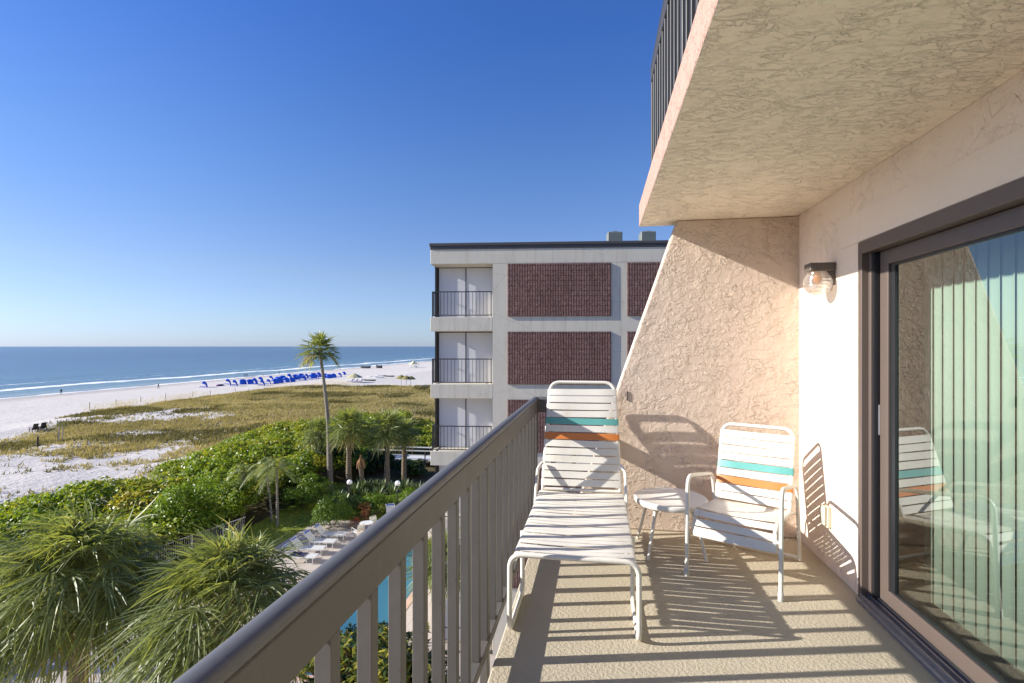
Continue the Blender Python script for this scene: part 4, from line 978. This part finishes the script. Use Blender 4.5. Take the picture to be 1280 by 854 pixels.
# lawn grass
rg = np.random.default_rng(51); n = 26000
C = np.stack([rg.uniform(-23.8, -13, n), rg.uniform(27.5, 44, n), np.full(n, 0.03)], 1); C = C[(C[:, 1] > 34.5) | (C[:, 0] < -19.8)]; n = len(C)
D = unit(np.stack([rg.normal(0, .5, n), rg.normal(0, .5, n), np.ones(n)], 1)); S = unit(np.cross(D, rg.normal(0, 1, (n, 3))))*0.02; L_ = rg.uniform(0.05, 0.11, n)[:, None]
tag(npmesh('lawn_grass', np.stack([C-S, C+S, C+D*L_], 1).reshape(-1, 3), np.arange(3*n).reshape(n, 3), M['lawn_grass'], tint=np.clip(rg.normal(0.5, 0.25, n), 0, 1)), 'short green lawn grass beside the pool deck', 'grass', kind='stuff')
# dune grass
n = 190000; X_ = rg.uniform(-101, 12, n); Y_ = rg.uniform(25, 158, n); q_ = (X_ < -34) | (Y_ > 60); X_, Y_ = X_[q_], Y_[q_]; n = len(X_)
keep = rg.random(n) < np.clip(veg(X_, Y_)*1.2-0.04, 0, 1)*np.clip(1.25-Y_/220, 0.35, 1); X_, Y_ = X_[keep], Y_[keep]; n = len(X_)
Z_ = gh(X_, Y_); nb_ = 3
tint = np.clip(0.18+0.75*fbm(X_, Y_, 9, 61)+rg.normal(0, 0.13, n)-0.5*sst(0.54, 0.64, fbm(X_, Y_, 10, 66)), 0, 1)
Vs = []; Tn = []
for b in range(nb_):
    C = np.stack([X_+rg.normal(0, .12, n), Y_+rg.normal(0, .12, n), Z_-0.02], 1)
    D = unit(np.stack([rg.normal(0.1, .42, n), rg.normal(0.05, .42, n), np.ones(n)], 1)); S = unit(np.cross(D, rg.normal(0, 1, (n, 3))))*(0.045+0.0004*Y_[:, None])
    L_ = (rg.uniform(0.22, 0.62, n)*(0.55+0.7*fbm(X_, Y_, 7, 71)))[:, None]; Vs.append(np.stack([C-S, C+S, C+D*L_], 1)); Tn.append(tint)
V = np.concatenate(Vs).reshape(-1, 3)
tag(npmesh('dune_grass', V, np.arange(len(V)).reshape(-1, 3), M['dune_grass'], tint=np.concatenate(Tn)), 'golden olive dune grass covering the sandy dunes behind the beach', 'grass', kind='stuff')
# sea oats fringe on the seaward crest
n = 5200; Y_ = rg.uniform(82, 150, n); X_ = -95+rg.normal(0, 2.2, n)+6*np.sin(Y_*0.09)*0.3+np.maximum(0, Y_-115)*0.55; kp = rg.random(n) < 0.25+0.75*(fbm(X_, Y_, 5, 72) > 0.48); X_, Y_ = X_[kp], Y_[kp]; n = len(X_)
C = np.stack([X_, Y_, gh(X_, Y_)], 1); D = unit(np.stack([rg.normal(0.15, .14, n), rg.normal(0.05, .14, n), np.ones(n)], 1)); L_ = rg.uniform(0.9, 1.9, n)[:, None]
S = np.array([0.6, -0.8, 0])*0.022; E = C+D*L_; S2 = np.array([0.6, -0.8, 0])*0.06
V = np.concatenate([np.stack([C-S, C+S, E+S, E-S], 1), np.stack([E-S2*.3, E+np.array([.1, 0, .02])-S2, E+np.array([.25, .05, .12]), E+S2], 1)]).reshape(-1, 4, 3).reshape(-1, 3)
tag(npmesh('sea_oats', V, np.arange(len(V)).reshape(-1, 4), M['dune_grass'], tint=np.clip(rg.normal(0.85, 0.12, 2*n), 0, 1)), 'tall straw coloured sea oats along the seaward dune crest', 'grass', kind='stuff')

# ================================================================== GARDEN AND POOL FURNITURE
M['white_paint'] = mat_plain('white_paint', (0.60, 0.60, 0.58), 0.45, 0.05, 4)
M['blue_fabric'] = mat_plain('blue_fabric', (0.025, 0.12, 0.60), 0.7, 0.15, 1.5, bumpd=0.01, bscale=6)
M['blue_strap'] = mat_plain('blue_strap', (0.03, 0.10, 0.42), 0.5)
M['navy_cloth'] = mat_plain('navy_cloth', (0.02, 0.022, 0.07), 0.9)
M['grey_wood'] = mat_bark('grey_wood', (0.30, 0.29, 0.27), (0.46, 0.44, 0.41))
M['dark_wood'] = mat_plain('dark_wood', (0.05, 0.035, 0.028), 0.7)
M['globe_white'] = mat_plain('globe_white', (0.82, 0.82, 0.80), 0.25, 0.02)
M['thatch'] = mat_plain('thatch', (0.22, 0.19, 0.06), 0.95, 0.35, 8, bumpd=0.03, bscale=12)
M['canvas_tan'] = mat_plain('canvas_tan', (0.42, 0.40, 0.22), 0.8, 0.1)
M['canvas_yellow'] = mat_plain('canvas_yellow', (0.62, 0.58, 0.33), 0.8, 0.1)
M['hull_dark'] = mat_plain('hull_dark', (0.05, 0.055, 0.06), 0.5)
M['hull_pale'] = mat_plain('hull_pale', (0.60, 0.62, 0.66), 0.4)
M['purple_cloth'] = mat_plain('purple_cloth', (0.14, 0.07, 0.16), 0.9)
M['skin'] = mat_plain('skin', (0.45, 0.28, 0.20), 0.6)
M['clothes_dark'] = mat_plain('clothes_dark', (0.03, 0.03, 0.045), 0.9)
M['sign_yellow'] = mat_plain('sign_yellow', (0.42, 0.36, 0.10), 0.7)

# fence
pa = Vector((-25.7, 21.5, 0)); pb = Vector((-23.25, 31.0, 0)); L_ = (pb-pa).length
fc = empty('picket_fence', pa, math.atan2(pb.y-pa.y, pb.x-pa.x), 'long white metal picket fence in front of the bright bushes', 'fence')
m_ = MB(); m_.box(0, L_, -0.02, 0.02, 1.12, 1.16); m_.box(0, L_, -0.02, 0.02, 0.12, 0.16); m_.build('rails', M['white_paint'], fc)
m_ = MB(); q = 0.1
while q < L_-0.05: m_.box(q, q+0.016, -0.008, 0.008, 0.1605, 1.1195); q += 0.13
m_.build('pickets', M['white_paint'], fc)
p_ = None; q = 0.0
while q <= L_+0.01:
    if p_ is None: m_ = MB(); m_.box(-0.03, 0.03, -0.03, 0.03, -0.1, 1.22, 0.004); p_ = o = m_.build('post', M['white_paint'], fc)
    else: o = p_.copy(); COL.objects.link(o); o.parent = fc
    o.location = (q, 0, 0); q += 2.05
# globe lamps
def globe_lamp(p, lab):
    g = empty('garden_lamp', P3(p), 0, lab, 'lamp')
    m_ = MB(); m_.tube([(0, 0, -0.05), (0, 0, 2.15)], [0.045, 0.035], 10); m_.lathe([(0.10, 0.0), (0.09, 0.04), (0.05, 0.10)], 14); m_.lathe([(0.05, 2.10), (0.09, 2.16), (0.09, 2.19)], 14); m_.build('post', M['black_metal'], g, smooth=True)
    m_ = MB(); m_.lathe([(0.20*math.sin(a)+1e-3, 2.37-0.20*math.cos(a)) for a in np.linspace(0.3, PI, 14)], 20); m_.build('globe', M['globe_white'], g, smooth=True)
globe_lamp(at_d(437, 38.5), 'garden lamp with white globe standing among the agaves, left one')
globe_lamp(at_d(497, 38.2), 'garden lamp with white globe above the upright pool lounger')
# pool loungers
lgp = None
def pool_lounger(p, rz, lab, back=48):
    global lgp
    if lgp is None:
        r = empty('pool_lounger', (0, 0, 0), 0, None, 'lounger', 'pool loungers')
        m_ = MB()
        for s in (-0.31, 0.31):
            m_.tube([(-0.55, s, 0.36), (0.95, s, 0.36)], 0.02, 7); m_.tube([(-0.55, s, 0.36), (-1.02, s, 0.36+0.56)], 0.02, 7)
            m_.tube(fillet([(0.45, s, 0.36), (0.5, s, 0.02), (0.85, s, 0.02), (0.85, s, 0.36)], 0.06, 3), 0.02, 7)
            m_.tube(fillet([(-0.65, s, 0.36), (-0.6, s, 0.02), (-0.25, s, 0.02), (-0.3, s, 0.36)], 0.06, 3), 0.02, 7)
        m_.tube([(0.95, -0.31, 0.36), (0.95, 0.31, 0.36)], 0.02, 7); m_.tube([(-1.02, -0.31, 0.92), (-1.02, 0.31, 0.92)], 0.02, 7); m_.build('frame', M['white_paint'], r, smooth=True)
        m_ = MB()
        q = -0.52
        while q < 0.9: m_.box(q, q+0.052, -0.32, 0.32, 0.378, 0.384); q += 0.062
        for i in range(7):
            if i in (6,): continue
            c_ = Vector((-0.59-0.0457*1.0*(i*1.55), 0, 0.40+0.0545*(i*1.55))); m_.xbox(Matrix.Translation(c_) @ Matrix.Rotation(R(50), 4, 'Y'), 0.095, 0.64, 0.008)
        m_.build('straps', M['white_paint'], r)
        m_ = MB(); c_ = Vector((-0.985, 0, 0.875)); m_.xbox(Matrix.Translation(c_) @ Matrix.Rotation(R(50), 4, 'Y'), 0.12, 0.645, 0.03); m_.build('head_strap', M['blue_strap'], r); lgp = o = r
    else: o = copy_tree(lgp)
    o.location = (p[0], p[1], 0.05); o.rotation_euler = (0, 0, rz); o['label'] = lab
pool_lounger(at(415, 674, 0.05), R(8), 'white pool lounger nearest the mounded shrub, with blue head strap')
pool_lounger(at(402, 683, 0.05), R(4), 'second pool lounger from the mounded shrub, legs in full view')
pool_lounger(at(387, 692, 0.05), R(6), 'pool lounger just above the one holding the navy towel')
pool_lounger(at(377, 702, 0.05), R(2), 'pool lounger with a crumpled navy towel on it')
pool_lounger(at(490, 651, 0.05), R(-60), 'pool lounger with tall white back under the right globe lamp')
pool_lounger(at(140, 846, 0.05), R(20), 'pool lounger beside the trunk of the near left palm')
pool_lounger(at(172, 842, 0.05), R(14), 'pool lounger between the two big near palms')
pt = at(376, 702, 0.05); m_ = MB()
nx_, ny_ = 12, 9
vs = [(0.9*(i/nx_-0.5), 0.6*(j/ny_-0.5), 0.40+0.06*random.random()+0.10*math.exp(-((i/nx_-.4)**2+(j/ny_-.5)**2)*14)) for i in range(nx_+1) for j in range(ny_+1)]
m_.add(vs, [(i*(ny_+1)+j, (i+1)*(ny_+1)+j, (i+1)*(ny_+1)+j+1, i*(ny_+1)+j+1) for i in range(nx_) for j in range(ny_)])
o = m_.build('beach_towel', M['navy_cloth'], smooth=True); o.location = (pt[0]-0.15, pt[1], 0.05); o.modifiers.new('s', 'SOLIDIFY').thickness = 0.012
tag(o, 'crumpled navy towel lying on a pool lounger', 'towel')
# patio set
p = at(458, 667, 0.05); tt = empty('patio_table', P3(p, 0.05), 0, 'small round patio table on the deck near the red plants', 'table')
m_ = MB(); m_.lathe([(0.44, 0.70), (0.45, 0.715), (0.44, 0.73), (0.05, 0.732)], 28); m_.build('table_top', M['white_paint'], tt, smooth=True)
for a in (45, 135, 225, 315):
    m_ = MB(); ca, sa = math.cos(R(a)), math.sin(R(a)); m_.tube([(0.33*ca, 0.33*sa, 0.70), (0.40*ca, 0.40*sa, 0.0)], 0.016, 8); m_.build('leg', M['white_paint'], tt, smooth=True)
def patio_chair(p, rz, lab):
    o = copy_tree(ch); o.location = P3(p, 0.05); o.rotation_euler = (0, 0, rz); o.name = 'patio_armchair'; o['label'] = lab
patio_chair(at(470, 664, 0.05), R(60), 'tiny white armchair right of the round patio table on the pool deck')
patio_chair(at(448, 672, 0.05), R(-120), 'tiny white armchair left of the round patio table on the pool deck')
# boardwalk
q0 = at_d(440, 54.5); bw = empty('boardwalk', P3(q0, 0), R(1.5), 'white railed wooden boardwalk behind the palm group', 'boardwalk')
m_ = MB(); m_.box(0, 16, 0, 1.8, 0.62, 0.80, 0.01); m_.build('deck', M['white_paint'], bw)
m_ = MB(); m_.box(0, 16, -0.03, 0.03, 1.62, 1.74); m_.box(0, 16, 1.77, 1.83, 1.62, 1.74); m_.box(0, 16, -0.02, 0.02, 1.2, 1.27); m_.build('handrail', M['white_paint'], bw)
for i in range(9):
    for yy in (0.0, 1.8):
        m_ = MB(); m_.box(-0.05, 0.05, -0.05, 0.05, -0.3, 1.6195); o = m_.build('post', M['dark_wood'], bw); o.location = (i*2.0, yy, 0)

# ================================================================== BEACH
def G(x, y, zguess=-1.0):
    z = zguess
    for _ in range(12): p = at(x, y, z); z = 0.5*z + 0.5*float(gh(*p))
    return (p[0], p[1], z)
cab = None
def cabana(x, y, lab, group, s=1.0):
    global cab
    p = G(x, y)
    if cab is None:
        r = empty('beach_cabana', (0, 0, 0), 0, None, 'cabana', None); m_ = MB(); n1_, n2_ = 9, 12; rows = []
        for th in (0.0, 0.04):                            # outer and inner hood
            for i in range(n1_+1):
                a = R(-10 + 118*i/n1_)                    # from the back foot over the top to the front lip
                for j in range(n2_+1):
                    b = PI*j/n2_ - PI/2
                    rx = (1.15-th)*math.cos(a)*(0.75+0.25*math.cos(b)); rz_ = (1.75-th)*max(math.sin(a), -0.1)*(0.62+0.38*math.cos(b)**0.6 if math.cos(b) > 0 else 0.62)
                    rows.append((rx, 1.25*math.sin(b)*(1-th/2), max(0.0, rz_)))
        N_ = (n1_+1)*(n2_+1); fs = []
        for i in range(n1_):
            for j in range(n2_):
                q_ = i*(n2_+1)+j; fs.append((q_, q_+1, q_+n2_+2, q_+n2_+1)); fs.append((N_+q_, N_+q_+n2_+1, N_+q_+n2_+2, N_+q_+1))
        m_.add(rows, fs); m_.build('canopy', M['blue_fabric'], r, smooth=True)
        m_ = MB()
        for s_ in (-0.55, 0.55): m_.box(-1.1, 0.45, s_-0.32, s_+0.32, 0.26, 0.34); m_.box(-1.05, -0.98, s_-0.3, s_-0.24, 0, 0.26); m_.box(0.35, 0.42, s_-0.3, s_-0.24, 0, 0.26)
        m_.build('loungers', M['blue_fabric'], r); cab = o = r
    else: o = copy_tree(cab)
    o.location = p; o.rotation_euler = (0, 0, random.uniform(-0.7, 0.7)); o.scale = (s, s, s*random.uniform(1.05, 1.25)); o['label'] = lab
    if group: o['group'] = group
CG = 'blue cabanas in the row'; CLB = 'blue hooded cabana in the crowded row along the beach'
cabana(254.6, 484.5, 'single dark blue cabana standing apart, left of the cabana row', None)
for (x, y) in ((284, 481), (292.4, 482.8), (303, 480.5), (312, 480), (317.5, 480.5), (325, 477.5), (327, 482.5), (334.5, 480.5), (338, 476.5), (343, 480), (347, 477), (349, 479), (353, 475.5), (357, 478), (361, 474.6), (364.5, 477.3), (369, 474), (371.5, 476.2), (376, 473), (379, 475.2), (382.5, 472.6), (387, 474.4), (391.5, 473), (395.5, 473.6), (398, 471.4), (406, 472.6), (411, 473), (416.5, 472.2), (424, 471.4)):
    cabana(x, y, CLB, CG, random.uniform(0.9, 1.1))
cabana(429.6, 468.6, 'small blue cabana at the far right end of the cabana row', None, 0.8)
def mesh_thing(name, m_, mat, p, rz, lab, cat, group=None, smooth=False):
    o = m_.build(name, mat, smooth=smooth); o.location = p; o.rotation_euler = (0, 0, rz); return tag(o, lab, cat, group)
def blob(m_, rx, ry, rz, n=10):
    vs = []; fs = []
    for i in range(n+1):
        a = PI*i/n
        for j in range(14): b = 2*PI*j/14; vs.append((rx*math.sin(a)*math.cos(b)*(1+.08*math.sin(3*b)), ry*math.sin(a)*math.sin(b), max(0, rz*(0.3+0.7*math.cos(a)))))
    for i in range(n):
        for j in range(14): fs.append((i*14+j, i*14+(j+1) % 14, (i+1)*14+(j+1) % 14, (i+1)*14+j))
    return m_.add(vs, fs)
mesh_thing('beach_mat', blob(MB(), 1.0, 2.6, 0.6), M['purple_cloth'], G(274.5, 482.4), 0.4, 'low dark purple heap of folded beach gear right of the single cabana', 'beach gear', smooth=True)
# tan umbrella with blue chairs, boats, tent
def umbrella(p, r, h, mat, lab, name='beach_umbrella', cat='umbrella', polemat='grey_wood', n=10, fringe=0.0):
    u = empty(name, p, 0, lab, cat); m_ = MB(); m_.lathe([(0.02, h+0.02), (r*0.5, h-0.22*r), (r, h-0.5*r-fringe)][::-1], n); m_.build('canopy', M[mat], u)
    m_ = MB(); m_.tube([(0, 0, -0.1), (0, 0, h)], 0.06, 8); m_.build('pole', M[polemat], u); return u
umbrella(G(443, 478.0), 2.9, 3.1, 'canvas_tan', 'wide tan beach umbrella right of the blue cabana row')
for (x, y, lab) in ((438, 478, 'blue beach chair under the left side of the tan umbrella'), (443.5, 478.4, 'blue beach chair under the middle of the tan umbrella'), (450, 478, 'blue beach chair under the right side of the tan umbrella')):
    m_ = MB(); m_.box(-0.9, 0.5, -0.45, 0.45, 0.3, 0.42); m_.xbox(Matrix.Translation((0.75, 0, 0.75)) @ Matrix.Rotation(R(-55), 4, 'Y'), 0.95, 0.9, 0.1)
    for sx_ in (-0.85, 0.4):
        for sy_ in (-0.4, 0.34): m_.box(sx_, sx_+0.06, sy_, sy_+0.06, 0, 0.3)
    mesh_thing('beach_chair', m_, M['blue_fabric'], G(x, y), 0.1, lab, 'beach chair')
def boat(p, L_, W_, H_, rz, mat, lab):
    m_ = MB(); n = 12; vs = []
    for i in range(n+1):
        t = i/n*2-1; w_ = W_/2*(1-abs(t)**2.6); k_ = 0.25*H_*abs(t)**2
        vs += [(t*L_/2, -w_, H_+k_), (t*L_/2*0.94, -w_*0.5, 0.06), (t*L_/2*0.94, w_*0.5, 0.06), (t*L_/2, w_, H_+k_), (t*L_/2*0.96, 0, H_*0.6+k_)]
    fs = []
    for i in range(n):
        b = 5*i
        for (q, r_) in ((0, 1), (1, 2), (2, 3), (3, 4), (4, 0)): fs.append((b+q, b+r_, b+5+r_, b+5+q))
    m_.add(vs, fs); return mesh_thing('beached_boat', m_, M[mat], p, rz, lab, 'boat')
boat(G(457, 460.6, -1.3), 7.5, 1.8, 1.3, R(-8), 'hull_dark', 'long dark boat pulled up near the waterline')
boat(G(474, 460.4, -1.3), 4.2, 2.0, 1.7, R(5), 'hull_dark', 'short dark boat right of the long dark one')
for (x, y, mat, lab) in ((466, 471.5, 'hull_pale', 'pale kayak lying flat on the sand, nearest the tan umbrella'), (473, 472.6, 'hull_pale', 'pale kayak in the middle of the flat row on the sand'), (476, 470.3, 'hull_pale', 'pale kayak lying a little nearer the sea than the others'), (486, 471.0, 'hull_dark', 'dark kayak lying apart at the right of the kayak row'), (462, 476.2, 'hull_dark', 'dark board lying on the sand below the kayaks')):
    boat(G(x, y), 5.0, 1.0, 0.45, R(-5), mat, lab)
t_ = empty('sailing_tent', G(517, 460.0, -1.2), 0, 'pale yellow peaked beach tent near the water with grey gear below', 'tent')
m_ = MB(); m_.lathe([(0.05, 4.6), (1.2, 3.4), (3.6, 2.4), (3.5, 2.25)][::-1], 4); m_.build('canopy', M['canvas_yellow'], t_)
m_ = MB()
for a in (0, 90, 180, 270): m_.tube([(3.3*math.cos(R(a)), 3.3*math.sin(R(a)), -0.1), (3.3*math.cos(R(a)), 3.3*math.sin(R(a)), 2.4)], 0.07, 6)
m_.build('poles', M['grey_wood'], t_)
m_ = MB(); m_.box(-2.6, 2.2, -0.8, 0.8, 0.05, 1.2, 0.2); m_.build('gear_box', M['hull_pale'], t_)
umbrella(G(501.5, 484.6, -0.3), 1.7, 3.6, 'thatch', 'thatched palm umbrella at the dune edge, left of three', 'thatch_umbrella', n=14, fringe=0.25)
umbrella(G(508, 485.2, -0.3), 1.6, 3.5, 'thatch', 'thatched palm umbrella at the dune edge, middle of three', 'thatch_umbrella', n=14, fringe=0.25)
umbrella(G(513.5, 484.2, -0.3), 1.5, 3.3, 'thatch', 'thatched palm umbrella at the dune edge, right of three', 'thatch_umbrella', n=14, fringe=0.25)
# dark wooden beach chairs near the dune
def adirondack(p, rz, lab):
    r = empty('beach_armchair', p, rz, lab, 'chair'); m_ = MB(); m_.xbox(Matrix.Translation((0.0, 0, 0.33)) @ Matrix.Rotation(R(8), 4, 'Y'), 0.6, 0.6, 0.05); m_.build('seat', M['dark_wood'], r)
    m_ = MB(); m_.xbox(Matrix.Translation((-0.42, 0, 0.70)) @ Matrix.Rotation(R(-22), 4, 'Y'), 0.06, 0.62, 0.95); m_.build('backrest', M['dark_wood'], r)
    m_ = MB()
    for s in (-0.36, 0.36): m_.box(-0.45, 0.38, s-0.07, s+0.07, 0.56, 0.60); m_.box(0.26, 0.34, s-0.04, s+0.04, -0.05, 0.5595); m_.box(-0.42, -0.34, s-0.04, s+0.04, -0.05, 0.5595)
    m_.build('arms', M['dark_wood'], r)
adirondack(G(42, 539.5, -0.3), R(170), 'dark wooden beach armchair on the sand, left of the pair')
adirondack(G(52.5, 537.8, -0.3), R(165), 'dark wooden beach armchair on the sand, right of the pair')
m_ = MB(); m_.lathe([(0.36, 0.5), (0.38, 0.52), (0.36, 0.55)], 16)
for a in (0, 120, 240): m_.tube([(0.25*math.cos(R(a)), 0.25*math.sin(R(a)), 0.5), (0.3*math.cos(R(a)), 0.3*math.sin(R(a)), -0.05)], 0.025, 6)
mesh_thing('beach_table', m_, M['grey_wood'], G(47.5, 538.0, -0.3), 0, 'small low table between the two dark beach armchairs', 'table')
# posts and sign along the dune line
def post(x, y, h, lab, grp=None, rad=0.11):
    m_ = MB(); m_.tube([(0, 0, -0.3), (0.0, 0, h*0.5), (0.02, 0.01, h)], [rad, rad*0.95, rad*0.85], 8); mesh_thing('dune_post', m_, M['dark_wood'], G(x, y, 0), 0, lab, 'post', grp)
post(47, 560, 1.35, 'thick dark wooden post in the sand left of the twin poled sign')
post(73, 551.5, 1.25, 'dark wooden post just in front of the yellowish sign')
for i, (x, y) in enumerate(((112, 512), (145, 506.5), (176, 502.5), (207, 499.5), (241, 496.0), (263, 494.5), (294, 492.5), (311, 491.5), (391, 489), (413, 488), (431, 488), (447, 487.4), (455, 486.8))):
    post(x, y, 1.25 if i % 3 else 1.55, 'slim dark marker post along the seaward edge of the dunes', 'marker posts along the dunes', 0.06)
p = G(76, 552.5, 0); sg = empty('beach_sign', p, R(35), 'yellowish sign board on two tall poles at the dune path', 'sign')
m_ = MB(); m_.tube([(-0.18, 0, -0.2), (-0.18, 0, 2.35)], 0.05, 7); m_.tube([(0.18, 0, -0.2), (0.18, 0, 2.35)], 0.05, 7); m_.build('poles', M['grey_wood'], sg)
m_ = MB(); m_.box(-0.42, 0.42, -0.085, -0.055, 2.0, 2.42, 0.01); m_.build('board', M['sign_yellow'], sg)
# people on the shore (skinned, standing or walking)
def person(p, rz, lab, mat='clothes_dark', stride=0.16, bend=0.0):
    J = [((0, 0, 0.92), .13), ((0, .01, 1.12), .125), ((0, .0, 1.36), .15), ((0, 0, 1.50), .06), ((0, -.02, 1.62), .095), ((0, -.02, 1.72), .07),
         ((.1, 0, .86), .09), ((.1, -stride, .48), .065), ((.1, -stride*1.2, .08), .045), ((.1, -stride*1.2-.14, .03), .035),
         ((-.1, 0, .86), .09), ((-.1, stride*.8, .48), .065), ((-.1, stride*1.5, .09), .045), ((-.1, stride*1.5-.14, .03), .035),
         ((.2, 0, 1.40), .055), ((.25, .06, 1.12), .045), ((.24, -.06, .88), .035), ((-.2, 0, 1.40), .055), ((-.25, -.06, 1.12), .045), ((-.24, -.16, .90), .035)]
    E = [(0,1),(1,2),(2,3),(3,4),(4,5),(0,6),(6,7),(7,8),(8,9),(0,10),(10,11),(11,12),(12,13),(2,14),(14,15),(15,16),(2,17),(17,18),(18,19)]
    me = bpy.data.meshes.new('person'); me.from_pydata([j[0] for j in J], E, []); o = bpy.data.objects.new('person', me); COL.objects.link(o)
    md = o.modifiers.new('skin', 'SKIN'); me.materials.append(M[mat])
    if not me.skin_vertices: 
        bpy.context.view_layer.objects.active = o
    for v, j in zip(me.skin_vertices[0].data if me.skin_vertices else [], J): v.radius = (j[1], j[1])
    if me.skin_vertices: me.skin_vertices[0].data[0].use_root = True
    o.modifiers.new('sub', 'SUBSURF').levels = 1; o.modifiers['sub'].render_levels = 1
    o.location = p; o.rotation_euler = (0, 0, rz); return tag(o, lab, 'person')
person(G(76.5, 493.5, -1.3), R(70), 'person in dark clothes walking alone at the left waterline')
person(G(306, 471.6, -1.4), R(80), 'left person of the pair walking at the water beyond the cabanas')
person(G(308.6, 471.6, -1.4), R(80), 'right person of the pair walking at the water beyond the cabanas')
person(G(329, 470.6, -1.4), R(-60), 'person in pale clothes alone at the water above the cabana row', 'skin')
person(G(349, 468.4, -1.4), R(100), 'person walking at the water near the slim palm', 'clothes_dark')
person(G(198, 486.0, -1.4), R(100), 'person standing in the shallows far left of the cabanas', 'clothes_dark')
